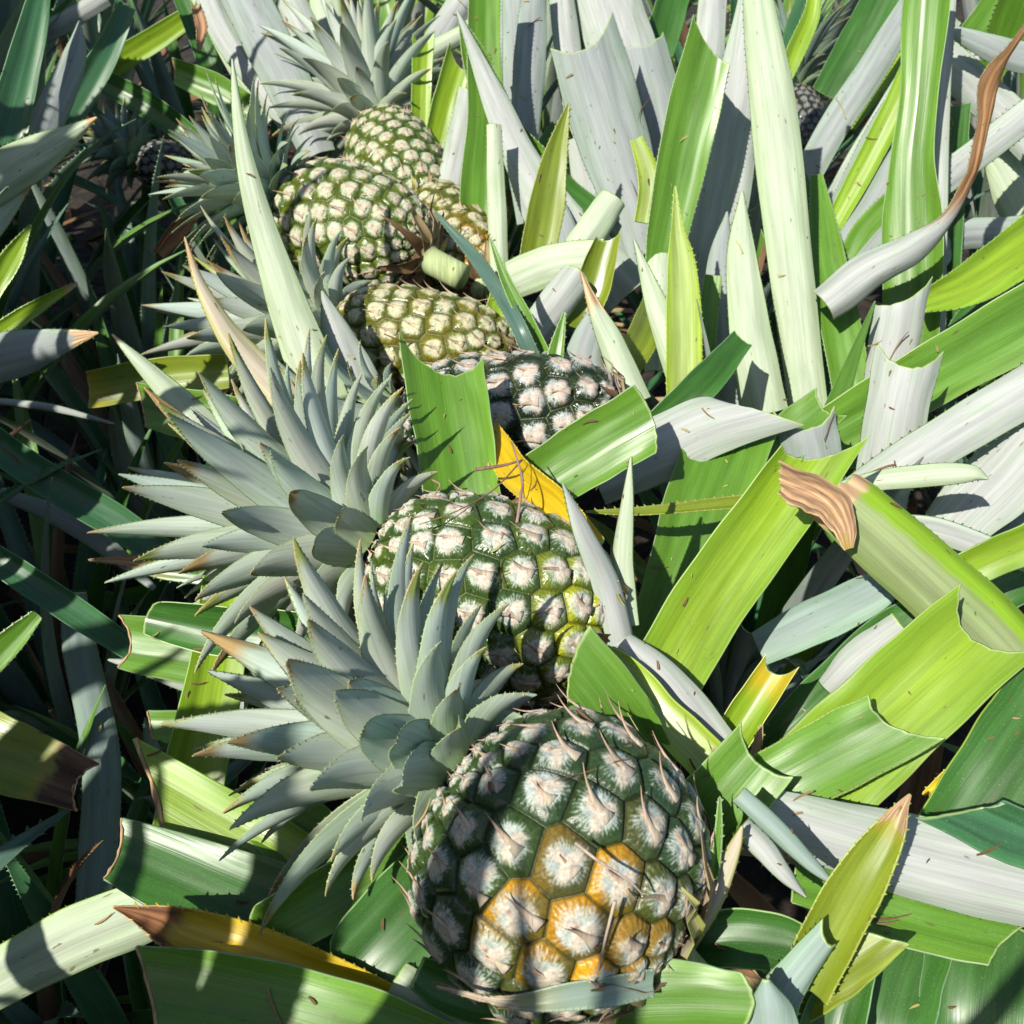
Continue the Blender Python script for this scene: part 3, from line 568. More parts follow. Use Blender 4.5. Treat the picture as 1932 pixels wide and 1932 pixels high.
H('thin dark leaf lying level with its tip to the left, under the lime leaf', [(1460,942,.70,26),(1330,955,.70,22),(1200,966,.70,15),(1105,966,.70,2)], 't','olive', curl=.8, cut=None, roll=(30,30), group=G2)
H('dark green broad leaf going down under the lime leaf and silvery leaf', [(1230,1230,.74,110),(1290,1080,.75,135),(1335,940,.77,150),(1385,800,.80,155)], 't','g', curl=.45, cut=(0,0), roll=(0,0), group=G2)
H('small yellow and green cut leaf with a notched end below the lime leaf', [(1350,1440,.60,62),(1395,1370,.60,66),(1465,1262,.60,60)], 't','yg', curl=1.0, cut=(.1,.5), roll=(0,0), yell=.35, group=G2, edge=(.5,.5,.1))
H('longest silvery leaf running right from the nearest pineapple, half in shade', [(1400,1530,.515,90),(1560,1575,.51,125),(1720,1620,.505,150),(1860,1655,.50,165),(2010,1690,.495,170)], 'b','silver', curl=.65, cut=(0,0), roll=(8,14), nu=16, group=G2, stripe=.04, edge=(.3,.4,.25))
H('green cut leaf tucked below the longest silvery leaf', [(1500,1655,.525,95),(1640,1700,.522,115),(1760,1738,.515,120),(1905,1772,.51,112)], 't','g', curl=.30, cut=(-.45,.1), roll=(-12,-12), nu=10, group=G2, edge=(.4,.52,.3))
H('olive leaf with a dry pointed tip crossing over the silvery leaf', [(1515,1860,.47,92),(1570,1750,.465,96),(1625,1650,.46,88),(1675,1570,.458,56),(1700,1525,.457,22),(1716,1500,.457,3)], 't','olive', curl=.8, cut=None, roll=(8,8), dry=.16, teeth=.005, group=G2, name='pointed_leaf', edge=(.38,.45,.1))
H('slim grey green tip lying on the longest silvery leaf', [(1395,1500,.475,30),(1460,1560,.47,34),(1530,1630,.467,22),(1582,1676,.465,2)], 'b','teal', curl=.8, cut=None, group=G2, name='pointed_leaf')
H('narrow silvery blade twisting below the slim grey green tip', [(1400,1560,.485,36),(1440,1600,.48,40),(1480,1650,.478,26),(1520,1692,.477,3)], 'b','silver', curl=.9, cut=None, group=G2, name='pointed_leaf')
H('dark folded cut leaf right of the nearest pineapple stem', [(1290,1790,.49,80),(1380,1775,.485,100),(1480,1785,.48,95),(1560,1812,.475,60)], 't','dk', curl=.9, cut=(.2,.3), roll=(-15,0), group=G2, edge=(.35,.5,.2))
H('dark olive cut leaf with a bright cut corner under the olive pointed leaf', [(1480,1880,.495,110),(1570,1820,.49,120),(1655,1765,.485,80)], 't','olive', curl=.4, cut=(.5,0), group=G2, edge=(.30,.42,.08))
H('green cut leaf at the bottom edge right of the nearest pineapple', [(1160,1905,.44,150),(1290,1900,.435,155),(1405,1905,.43,120)], 't','g', curl=.35, cut=(-.15,-.3), roll=(-8,-8), group=G2, edge=(.4,.55,.3))
H('grey green folded triangle at the bottom edge beside the green cut leaf', [(1450,2010,.43,110),(1455,1930,.43,95),(1445,1850,.43,12)], 'b','teal', curl=.9, cut=(0,0), group=G2)
H('green twisted cut strip rising from the bottom edge to a frayed end', [(1440,1960,.46,90),(1480,1870,.455,70),(1560,1770,.45,48)], 'b','teal', curl=.7, cut=(.3,.3), roll=(0,30), group=G2, edge=(.4,.6,.25))
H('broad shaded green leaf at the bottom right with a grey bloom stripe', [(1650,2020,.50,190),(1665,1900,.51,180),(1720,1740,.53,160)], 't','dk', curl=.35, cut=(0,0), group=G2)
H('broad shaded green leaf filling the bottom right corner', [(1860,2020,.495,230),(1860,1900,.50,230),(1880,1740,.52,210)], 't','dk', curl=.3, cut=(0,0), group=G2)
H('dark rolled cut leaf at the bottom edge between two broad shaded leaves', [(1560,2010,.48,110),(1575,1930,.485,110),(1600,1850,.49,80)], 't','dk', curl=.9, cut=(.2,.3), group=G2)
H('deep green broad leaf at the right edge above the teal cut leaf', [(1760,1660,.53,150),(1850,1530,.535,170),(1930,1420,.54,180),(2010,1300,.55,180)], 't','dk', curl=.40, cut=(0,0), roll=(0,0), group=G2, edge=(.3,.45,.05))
H('teal cut leaf with a sharp corner pointing left at the right edge', [(2000,1610,.47,100),(1900,1568,.47,104),(1815,1530,.47,92)], 't','teal', curl=.5, cut=(-.75,.15), roll=(-8,-8), group=G2, stripe=.3)
H('narrow yellow leaf tip behind the deep green broad leaf', [(1850,1430,.57,40),(1790,1470,.57,30),(1742,1498,.57,3)], 't','yellow', curl=.8, cut=None, group=G2, name='pointed_leaf')
H('yellow green leaf entering at the right edge above the mottled leaf', [(1740,1120,.69,60),(1820,1075,.68,66),(1960,1015,.67,76)], 't','yg', curl=.5, cut=(0,0), roll=(15,15), group=G2)
H('dark teal leaf lying under the mottled leaf', [(1430,1220,.70,70),(1530,1170,.69,90),(1650,1110,.69,80),(1700,1060,.69,30)], 'b','teal', curl=.5, cut=None, roll=(-25,-25), group=G2)
H('deep shaded green leaf rising below the mottled leaf', [(1400,1480,.66,60),(1540,1350,.65,110),(1680,1210,.66,100),(1760,1150,.66,60)], 't','dk', curl=.6, cut=(0,0), roll=(-20,-20), group=G2)
H('bright cupped leaf back showing under the widest lime leaf', [(1560,1300,.62,40),(1620,1240,.61,60),(1700,1180,.60,52)], 'b','silver', curl=.9, cut=(0,0), group=G2)
H('long glossy green leaf sweeping up to the right edge', [(1530,840,.87,95),(1660,765,.865,110),(1800,682,.86,120),(1990,575,.85,130)], 't','g', curl=.45, cut=(0,0), roll=(6,6), nu=16, group=G4, edge=(.5,.6,.3))
H('pale toothed leaf sweeping under the long glossy green leaf', [(1590,960,.77,80),(1700,880,.765,88),(1830,800,.76,90),(1990,705,.755,92)], 'b','silver', curl=.6, cut=(0,0), roll=(-6,-6), teeth=.0085, group=G4, edge=(.32,.45,.15))
H('silvery cut leaf standing upright with a scooped end right of centre', [(1655,1000,.80,95),(1680,860,.795,105),(1700,750,.79,115),(1716,678,.785,124)], 'b','silver', curl=.85, cut=(.0,.34), roll=(10,10), nu=16, group=G4, stripe=.04)
H('silvery cut leaf behind the scooped one with a taller left corner', [(1670,760,.90,85),(1690,650,.895,88),(1706,560,.89,92)], 'b','silver', curl=.9, cut=(-.35,.25), roll=(8,8), group=G4)
H('short silvery cut leaf left of the scooped one', [(1545,930,.79,90),(1535,860,.785,100),(1520,795,.78,112)], 'b','grey', curl=.85, cut=(.10,.34), roll=(0,0), group=G4)
H('wide grey leaf fanning to the right edge below the toothed leaf', [(1740,1060,.78,80),(1820,970,.775,120),(1900,890,.77,140),(1990,790,.76,150)], 'b','silver', curl=.4, cut=(0,0), roll=(-10,-10), group=G4)
H('lavender grey ribbon beneath the narrow pale leaf', [(1640,985,.74,30),(1760,1000,.735,46),(1880,1040,.73,40),(1960,1070,.73,30)], 'b','silver', curl=.4, cut=(0,0), group=G4)
H('green cut leaf showing below the short silvery cut leaf', [(1430,900,.80,80),(1500,820,.80,90),(1560,770,.80,80)], 't','g', curl=.6, cut=(0,.2), roll=(-20,-20), group=G4)
# grey-blue leaf curved over the bottom of the nearest fruit
H('grey green curling leaf with a dry tip across the foot of the nearest pineapple', [(1232,1852,.432,46),(1150,1868,.418,50),(1060,1880,.414,42),(985,1890,.415,24),(920,1885,.418,9),(825,1862,.424,2)], 't','c', curl=.6, cut=None, roll=(-25,-5), dry=.38, drycol=(.5,.42,.34), group=G1, name='pointed_leaf', teeth=.003)
H('tan dry blade leaning against the right side of the nearest pineapple', [(1290,1780,.485,40),(1345,1690,.475,40),(1385,1600,.47,20),(1400,1560,.47,3)], 'b','lilac', curl=.7, cut=None, group=G1, name='pointed_leaf', stripe=.25)
H('thin green spike beside the tan dry blade', [(1345,1660,.468,16),(1355,1580,.466,11),(1358,1505,.465,2)], 't','g', curl=.8, cut=None, group=G1, name='pointed_leaf')
H('pale pink dry spike standing above the square ended leaf', [(1420,1440,.56,12),(1430,1400,.56,12),(1437,1368,.56,2)], 't','tan', curl=.8, cut=None, group=G1, name='pointed_leaf')
# lower left
H('pale silvery sheet under the dark leaf at the bottom edge left of the nearest pineapple', [(960,2010,.485,120),(840,1935,.485,120),(740,1860,.49,90)], 'b','pale', curl=.4, cut=(0,0), group=G1)
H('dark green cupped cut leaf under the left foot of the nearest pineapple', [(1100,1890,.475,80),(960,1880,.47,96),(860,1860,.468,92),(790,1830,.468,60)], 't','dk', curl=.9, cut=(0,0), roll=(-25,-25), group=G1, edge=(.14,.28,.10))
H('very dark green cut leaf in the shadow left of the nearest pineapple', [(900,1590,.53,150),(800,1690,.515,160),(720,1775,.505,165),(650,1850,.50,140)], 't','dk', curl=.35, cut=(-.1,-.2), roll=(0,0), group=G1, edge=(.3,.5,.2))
H('green channelled cut leaf with a rounded end under the nearest crown', [(800,1560,.53,100),(700,1640,.52,108),(600,1705,.512,112),(490,1762,.507,110)], 't','g', curl=.8, cut=(.0,-.25), roll=(-10,-10), group=G1, edge=(.45,.6,.3))
H('dark green cut leaf with a dry rolled edge, broadest of the lower left leaves', [(900,1900,.53,190),(700,1800,.54,205),(450,1700,.55,170),(222,1605,.56,108)], 't','dk', curl=.35, cut=(.15,.1), roll=(6,8), dry_cut=True, group=G1, nu=12)
H('silvery leaf back curving below the broadest lower left leaf', [(760,1905,.575,70),(560,1800,.585,70),(400,1720,.59,70),(250,1665,.59,46)], 'b','silver', curl=.6, cut=(0,0), roll=(-20,-20), group=G1)
H('lime green cut leaf with a spiny tan edge above the broadest lower left leaf', [(720,1790,.56,200),(560,1700,.565,215),(420,1615,.575,215),(300,1545,.58,205)], 't','yg', curl=.40, cut=(.55,.1), roll=(0,6), dry_cut=True, group=G1, nu=12)
H('green loop shaped cut leaf under the crown spines at left', [(640,1640,.575,120),(560,1570,.585,130),(470,1500,.60,110)], 't','g', curl=.7, cut=(0,-.2), group=G1)
H('bright yellow green upright leaf strip behind the nearest crown', [(330,1640,.64,110),(370,1450,.655,112),(405,1280,.675,100),(430,1090,.70,86)], 't','yg', curl=.5, cut=(0,0), roll=(0,0), group=G1)
H('yellow leaf with a burnt brown tip low on the left', [(860,1960,.485,60),(680,1885,.49,84),(500,1815,.495,100),(360,1765,.50,84),(265,1728,.505,30),(215,1712,.505,2)], 't','yellow', curl=.85, cut=None, roll=(10,10), dry=.20, drycol=(.20,.085,.03), group=G1, name='pointed_leaf', stripe=.18)
H('green cut leaf with a brown shrivelled edge at the bottom edge, left', [(860,2030,.47,150),(650,1960,.47,190),(450,1905,.475,180),(285,1872,.48,140)], 't','g', curl=.4, cut=(.35,0), roll=(0,0), dry_cut=True, group=G1, nu=12)
H('striped silvery leaf with toothed lime margin entering at the lower left', [(360,1690,.60,90),(240,1735,.595,115),(120,1785,.59,118),(-60,1880,.58,100)], 'b','pale', curl=.5, cut=(0,0), roll=(-12,-12), teeth=.005, group=G3, edge=(.38,.55,.05), stripe=.2)
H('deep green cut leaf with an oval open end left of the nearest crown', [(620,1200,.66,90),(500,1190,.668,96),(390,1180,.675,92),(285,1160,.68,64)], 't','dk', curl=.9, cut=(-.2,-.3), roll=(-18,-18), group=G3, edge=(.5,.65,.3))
H('green cut leaf with dry pink edge under the oval ended leaf', [(560,1260,.70,120),(440,1240,.70,120),(330,1225,.70,116),(240,1212,.70,96)], 't','g', curl=.5, cut=(.1,.2), dry_cut=True, group=G3)
H('narrow silvery sliver under the leaf with dry pink edge', [(470,1320,.72,40),(380,1290,.715,46),(290,1262,.71,34),(205,1245,.71,3)], 'b','silver', curl=.5, cut=None, group=G3, name='pointed_leaf')
H('small green cut stub with a tan end at the furrow edge', [(480,1378,.70,52),(400,1372,.70,52),(285,1368,.70,52)], 't','g', curl=.4, cut=(.15,0), dry_cut=True, group=G3)
H('dark pointed leaf with a twisted dry tip below the second crown', [(560,1080,.72,50),(430,1076,.725,60),(310,1066,.73,50),(240,1058,.73,20),(168,1056,.73,2)], 't','dk', curl=.7, cut=None, roll=(-20,-20), dry=.3, group=G3, name='pointed_leaf')
H('yellow striped green cut leaf left of the third crown', [(430,700,.90,62),(330,708,.90,68),(240,722,.90,70),(168,735,.90,66)], 't','olive', curl=.5, cut=(-.1,0), group=G3, yell=.2)
H('green cut leaf with tan edge under the yellow striped one', [(500,810,.88,90),(400,790,.88,96),(270,765,.88,80)], 't','g', curl=.4, cut=(.2,0), dry_cut=True, group=G3)
H('creamy pointed leaf slanting up left over the second crown', [(440,870,.76,56),(370,790,.755,54),(290,710,.75,34),(212,632,.745,2)], 'b','pale', curl=.5, cut=None, group=G1, name='pointed_leaf', teeth=.004, dry=.06)
H('yellow and lilac pointed leaf between the middle crowns', [(600,800,.83,80),(520,730,.825,70),(440,640,.815,46),(380,540,.805,20),(349,448,.80,2)], 'b','lilac', curl=.7, cut=None, roll=(12,12), dry=.14, group=G1, name='pointed_leaf', teeth=.005, stripe=.25)
H('longest pale toothed leaf rising past the middle crowns to a thin tip', [(620,790,.86,100),(575,670,.855,86),(520,510,.845,62),(472,350,.83,40),(448,220,.82,20),(438,112,.815,2)], 'b','pale', curl=.6, cut=None, roll=(-8,-8), group=G1, name='pointed_leaf', teeth=.0045)
H('broad silvery pointed leaf between the third crown and the yellowish pineapple', [(700,800,.89,96),(665,710,.885,88),(635,630,.88,56),(608,550,.875,4)], 'b','silver', curl=.6, cut=None, group=G1, name='pointed_leaf')
H('dark narrow blade crossing over the far pineapples', [(1010,690,.86,30),(970,600,.86,26),(900,490,.95,22),(820,400,.98,4)], 't','cdark', curl=.7, cut=None, group=G1, name='pointed_leaf')
# left edge
H('sunlit pale leaf pointing up right from the left edge', [(-60,370,.98,80),(40,310,.975,76),(120,262,.97,40),(182,222,.965,3)], 'b','pale', curl=.6, cut=None, dry=.08, group=G3, name='pointed_leaf')
H('yellow green strip crossing the dark furrow at the top left', [(150,180,1.7,34),(210,125,1.68,40),(290,75,1.66,40),(375,20,1.64,34)], 't','yg', curl=.4, cut=(0,0), group=G3)
H('pale cut leaf lying across the top left corner', [(40,75,1.6,34),(110,48,1.6,34),(200,-5,1.6,30)], 'b','silver', curl=.5, cut=(0,0), group=G3)
H('pale thin blade lying level in the shade below the left edge leaves', [(-20,755,.95,10),(100,770,.95,12),(215,800,.95,3)], 'b','silver', curl=.5, cut=None, group=G3, name='pointed_leaf')
H('grey leaf lying level at the left edge with a withered tip', [(-60,690,.84,90),(40,665,.835,80),(130,640,.83,36),(185,628,.83,3)], 'b','grey', curl=.5, cut=None, dry=.2, group=G3, name='pointed_leaf')
H('long teal leaf slanting down right through the furrow shade', [(-60,800,.86,56),(80,900,.86,60),(220,985,.87,60),(330,1060,.88,50)], 't','teal', curl=.6, cut=(0,0), group=G3)
H('grey ribbon beneath the long teal leaf', [(0,930,.90,20),(100,970,.90,34),(200,1030,.90,34),(290,1110,.90,10)], 'b','grey', curl=.5, cut=None, group=G3)
H('second teal leaf slanting below the grey ribbon', [(-60,1020,.80,46),(60,1100,.80,50),(180,1180,.81,48),(280,1250,.82,30)], 't','teal', curl=.6, cut=(0,0), group=G3)
H('upright grey blue leaf in the shade left of the lime leaf', [(170,1760,.80,56),(185,1600,.81,66),(190,1420,.82,66),(150,1220,.83,56),(140,1120,.84,40)], 'b','cdark', curl=.4, cut=(0,0), group=G3)
H('drooping olive cut leaf with a brown hole at the left edge', [(-90,1390,.70,140),(20,1430,.70,130),(150,1480,.70,90)], 't','olive', curl=.4, cut=(0,.3), dry_cut=True, dry=.25, drycol=(.14,.08,.05), group=G3)
H('small green leaf pointing up right at the left edge', [(-40,1270,.68,50),(20,1210,.68,46),(70,1160,.68,20)], 't','g', curl=.6, cut=None, group=G3, name='pointed_leaf')
H('slim green leaf with a lime back at the left edge below the pale leaf', [(-20,560,1.0,30),(20,490,1.0,36),(58,425,1.0,3)], 't','yg', curl=.6, cut=None, group=G3, name='pointed_leaf')
H('yellowish blade rising at the left edge above the slim green leaf', [(-40,470,1.0,30),(10,400,1.0,30),(60,345,1.0,3)], 'b','pale', curl=.6, cut=None, dry=.2, group=G3, name='pointed_leaf')
H('green blade at the left edge lying towards a dry brown bud', [(-20,640,.95,34),(60,585,.95,26),(145,535,.95,6)], 't','yg', curl=.6, cut=None, dry=.12, group=G3, name='pointed_leaf')
H('dark shaded leaf standing at the upper left edge', [(-10,330,1.1,70),(20,220,1.1,66),(60,60,1.1,50),(80,-30,1.1,30)], 't','teal', curl=.5, cut=(0,0), group=G3)
H('grey shaded leaf curving at the upper left', [(60,330,1.15,50),(90,230,1.15,56),(140,110,1.15,40),(150,40,1.15,3)], 'b','grey', curl=.6, cut=None, group=G3, name='pointed_leaf')
H('dark blade leaning right near the upper left edge', [(70,300,1.3,40),(140,200,1.3,50),(200,100,1.3,44),(240,10,1.3,30)], 't','teal', curl=.6, cut=(0,0), group=G3)
H('shaded leaf slanting down right across the furrow', [(190,150,1.5,40),(280,200,1.5,46),(360,260,1.5,40),(420,320,1.5,24)], 't','dk', curl=.6, cut=(0,0), group=G3)
H('orange brown dry leaf on the furrow floor', [(300,480,1.35,22),(340,430,1.35,30),(385,390,1.35,10)], 't','brown', curl=.7, cut=None, dry=1, drycol=(.40,.19,.08), group=G3, name='dry_leaf')
H('bright green cut leaf with tan edge right of the furrow top', [(480,215,1.35,50),(410,170,1.35,54),(330,135,1.35,44)], 't','g', curl=.5, cut=(.2,0), dry_cut=True, group=G3)
H('small dead leaf hanging at the top left of the row', [(370,10,1.35,16),(380,50,1.35,20),(375,95,1.35,6)], 't','brown', curl=.8, cut=None, dry=1, drycol=(.38,.22,.12), group=G3, name='dry_leaf')
# behind the row at upper centre
def anchor(label, x, y, d):
    e = empty('pineapple_plant', tuple(at(x, y, d))); tag(e, label, 'pineapple plant', 'pineapple plants with trimmed leaves'); return e
p1 = anchor('plant with broad leaves behind the farthest crown at top left of centre', 620, 420, 1.5)
for a in [([(600,290,1.38,66),(540,150,1.39,86),(470,10,1.42,90),(440,-60,1.44,90)],'b','grey'), ([(560,250,1.42,40),(500,170,1.42,46),(420,60,1.43,50),(380,-40,1.44,40)],'b','silver'),
          ([(520,220,1.5,40),(450,120,1.5,46),(370,-30,1.52,44)],'b','pale'), ([(640,260,1.55,50),(600,120,1.56,60),(520,-60,1.58,50)],'b','silver'), ([(760,230,1.6,50),(800,120,1.6,50),(900,-40,1.62,50)],'b','silver'),
          ([(420,260,1.6,40),(400,140,1.6,40),(330,-40,1.62,30)],'t','dk'),([(700,150,1.7,60),(720,40,1.7,60),(700,-60,1.7,50)],'t','g'),([(640,150,1.7,60),(620,40,1.7,60),(600,-60,1.7,50)],'b','pale')]:
    H('', a[0], a[1], a[2], plant=p1, curl=.6, cut=(.2,.1))
p2 = anchor('plant of upright green and silver leaves right behind the farthest pineapple', 900, 620, 1.2)
for a in [([(790,300,1.34,30),(795,170,1.34,36),(798,75,1.33,40)],'t','yg',(.1,.5)), ([(812,320,1.30,44),(838,210,1.29,52),(866,118,1.28,58)],'t','yg',(-.3,.25)),
          ([(905,560,1.15,70),(905,380,1.16,78),(915,220,1.17,66),(912,90,1.18,60),(915,-50,1.19,60)],'t','g',(0,0)), ([(830,470,1.22,55),(860,330,1.23,62),(890,170,1.24,46)],'b','silver',(0,.1)),
          ([(945,560,1.1,32),(938,400,1.1,34),(932,235,1.1,26)],'b','pale',None), ([(930,520,1.12,30),(938,420,1.12,26),(942,330,1.12,3)],'t','yellow',None),
          ([(1030,330,1.2,60),(950,250,1.19,72),(900,120,1.18,50),(866,30,1.17,3)],'t','g',None), ([(1180,560,1.10,110),(1060,430,1.12,110),(985,300,1.14,66),(930,180,1.16,46),(862,20,1.17,3)],'b','silver',None),
          ([(1010,490,1.02,60),(1030,390,1.01,66),(1050,285,1.0,40),(1073,195,.99,3)],'t','olive',None), ([(990,270,1.25,50),(1000,120,1.26,60),(1010,-40,1.28,40)],'b','grey',None),
          ([(1000,420,1.3,46),(985,280,1.3,60),(980,120,1.3,60),(975,-50,1.32,50)],'b','grey',(0,0)), ([(880,300,1.45,40),(930,140,1.45,50),(960,-40,1.46,40)],'b','silver',(0,0)),([(760,180,1.5,26),(800,110,1.5,34),(880,60,1.5,30),(920,20,1.5,30)],'b','pale',(0,0)),
          ([(1120,300,1.3,40),(1085,180,1.31,50),(1060,0,1.32,46),(1050,-60,1.33,40)],'b','silver',(0,0)),([(1090,560,1.05,46),(1060,420,1.1,46),(1000,330,1.15,30)],'b','grey',None)]:
    H('', a[0], a[1], a[2], plant=p2, curl=.6, cut=a[3], teeth=.006, roll=(6,6))
p3 = anchor('plant with two wide grey leaves cut off square above the middle of the row', 1230, 600, 1.15)
for a in [([(1225,500,1.13,88),(1190,360,1.125,118),(1150,230,1.12,136),(1105,75,1.11,132)],'b','grey',(-.1,.32)), ([(1290,470,1.2,90),(1255,300,1.2,120),(1225,180,1.2,118),(1200,78,1.2,112)],'b','grey',(.1,.30)),
          ([(1230,330,1.3,120),(1190,150,1.31,130),(1130,-60,1.33,120)],'b','silver',(0,0)), ([(1238,560,1.04,44),(1262,420,1.02,80),(1300,240,1.0,96),(1338,85,.99,88)],'t','g',(-.4,.1)),
          ([(1150,560,1.2,50),(1120,400,1.2,60),(1090,260,1.2,40)],'b','silver',None), ([(1215,420,1.05,36),(1225,340,1.045,40),(1200,262,1.04,22)],'t','streak',None),
          ([(1140,410,1.1,34),(1060,330,1.2,30),(1180,300,1.3,30)],'t','dk',(0,0)), ([(1300,400,1.3,50),(1330,200,1.32,60),(1350,-50,1.34,50)],'b','silver',(0,0)),([(1240,100,1.4,60),(1280,-40,1.42,60)],'t','dk',(0,0))]:
    H('', a[0], a[1], a[2], plant=p3, curl=.55, cut=a[3], roll=(8,8), teeth=.006, stripe=.06)
p4 = anchor('plant with the tallest pale leaves right of centre', 1440, 860, 1.0)
for a in [([(1530,800,1.02,66),(1505,600,1.0,76),(1480,380,.985,84),(1460,200,.97,82),(1440,70,.96,66),(1425,-50,.95,46)],'b','pale',(0,0)), ([(1310,700,1.10,50),(1335,520,1.09,96),(1365,340,1.08,112),(1395,180,1.07,92),(1418,40,1.06,66),(1430,-60,1.05,50)],'b','silver',(0,0)),
          ([(1290,790,.92,60),(1290,640,.91,66),(1286,510,.90,52),(1278,430,.895,22),(1274,352,.89,2)],'t','streak',None), ([(1445,780,.97,86),(1415,620,.96,74),(1400,480,.95,52),(1400,362,.94,4)],'b','pale',None),
          ([(1390,800,1.02,60),(1370,650,1.02,70),(1360,500,1.02,50),(1372,400,1.02,3)],'b','grey',None), ([(1590,850,1.05,60),(1560,640,1.06,66),(1530,440,1.08,50),(1490,280,1.1,20)],'t','dk',None),
          ([(1575,800,1.08,18),(1555,650,1.08,18),(1540,520,1.08,3)],'b','silver',None), ([(1240,700,.95,46),(1245,560,1.0,60),(1255,420,1.05,50)],'b','pale',(0,0)), ([(1160,720,.90,52),(1210,640,.93,60),(1240,560,1.0,40),(1290,440,1.1,20)],'t','olive',None),
          ([(1478,160,1.1,20),(1500,100,1.1,34),(1530,30,1.1,30),(1540,-40,1.1,18)],'t','yg',None), ([(1335,790,.98,36),(1330,650,.98,40),(1345,520,.98,30)],'t','g',None),([(1630,880,.98,60),(1600,700,1.0,70),(1560,480,1.04,60),(1540,330,1.08,20)],'t','g',None)]:
    H('', a[0], a[1], a[2], plant=p4, curl=.55, cut=a[3], teeth=.006, roll=(6,6), stripe=.09)
p5 = anchor('plant with a tall bright green leaf near the right edge', 1700, 720, 1.15)
for a in [([(1715,720,1.06,96),(1722,560,1.05,104),(1722,420,1.045,104),(1722,300,1.04,76),(1735,180,1.035,66),(1745,60,1.03,82),(1755,-60,1.02,84)],'t','g',(0,0)), ([(1750,640,1.10,60),(1765,400,1.09,40),(1775,200,1.08,30),(1790,-50,1.07,30)],'b','silver',(0,0)),
          ([(1780,640,1.2,60),(1780,450,1.2,66),(1800,200,1.2,60)],'t','dk',None), ([(1500,560,1.25,40),(1580,420,1.25,60),(1660,260,1.25,62),(1760,100,1.25,50)],'b','grey',(0,0)),
          ([(1530,480,1.3,40),(1600,350,1.3,60),(1690,200,1.3,60),(1790,30,1.3,50)],'b','silver',(0,0)), ([(1570,430,1.22,34),(1640,300,1.21,44),(1700,180,1.2,44),(1730,90,1.2,30)],'t','yg',(.2,.1)),
          ([(1560,500,1.2,36),(1640,400,1.19,50),(1710,280,1.18,50),(1770,170,1.17,40)],'b','grey',(0,0)), ([(1550,620,1.1,50),(1620,520,1.1,60),(1700,420,1.1,50),(1760,330,1.1,40)],'b','grey',(0,0)),
          ([(1570,560,1.14,14),(1620,450,1.14,40),(1680,380,1.14,34),(1730,330,1.14,10)],'t','g',None), ([(1600,500,1.18,20),(1650,440,1.18,36),(1700,400,1.18,30)],'t','yg',None),
          ([(1560,180,1.5,60),(1620,80,1.5,70),(1680,-40,1.5,60)],'t','dk',(0,0)), ([(1600,240,1.45,30),(1660,150,1.45,40),(1730,30,1.45,40)],'t','yg',(0,0)),([(1480,420,1.35,40),(1560,260,1.35,56),(1650,120,1.35,56),(1720,0,1.35,40)],'b','grey',(0,0))]:
    H('', a[0], a[1], a[2], plant=p5, curl=.5, cut=a[3], roll=(-8,-8))
p6 = anchor('plant at the right edge with leaves crossing towards the left', 2050, 620, 1.15)
for a in [([(1740,570,1.0,40),(1820,540,1.0,76),(1900,490,1.0,96),(2000,420,1.0,110)],'t','yg',(0,0)), ([(1980,300,1.2,70),(1880,200,1.2,70),(1780,110,1.2,66),(1720,60,1.2,60)],'b','silver',(0,0)),
          ([(1690,420,1.12,50),(1780,340,1.12,54),(1870,270,1.11,56),(1990,180,1.1,56)],'b','silver',(0,0)), ([(1780,140,1.4,60),(1860,40,1.4,60),(1910,-50,1.4,50)],'t','g',(0,0)),
          ([(1990,120,1.15,50),(1900,100,1.15,50),(1800,60,1.15,20)],'b','grey',None), ([(1990,560,1.1,60),(1900,560,1.1,70),(1830,610,1.1,60),(1790,680,1.1,40)],'t','dk',(0,0)),
          ([(1960,440,1.25,90),(1910,340,1.25,80),(1870,270,1.25,30)],'b','pale',None), ([(1720,540,1.15,56),(1800,450,1.2,56),(1900,440,1.2,56),(1960,430,1.2,50)],'b','grey',(0,0)),
          ([(1990,240,1.3,60),(1900,230,1.3,50),(1850,260,1.3,3)],'t','yg',None), ([(1990,60,1.3,60),(1900,90,1.3,60),(1790,150,1.3,50)],'b','silver',(0,0)),([(1930,-40,1.2,60),(1900,60,1.25,66),(1860,160,1.3,40)],'t','g',(0,0)),([(2000,1090,.74,50),(1900,1120,.74,60),(1800,1200,.75,50)],'t','dk',(0,0)),([(2000,900,.80,110),(1900,1000,.80,110),(1820,1100,.82,90)],'b','grey',(0,0))]:
    H('', a[0], a[1], a[2], plant=p6, curl=.55, cut=a[3], roll=(5,5), teeth=.007)
H('grey leaf with a long twisted brown withered end at upper right', [(1560,575,.97,70),(1640,515,.965,78),(1720,468,.96,66),(1790,415,.955,30),(1838,330,.95,36),(1862,230,.945,24),(1880,150,.94,44),(1920,80,.935,20),(1960,20,.93,14)], 'b','silver', curl=1.1, cut=(0,0), roll=(0,0,30,75,20,70,40), dry=.62, drycol=(.26,.14,.06), group=G4, name='withered_leaf', wob=.2, stripe=.25, nseg=90)
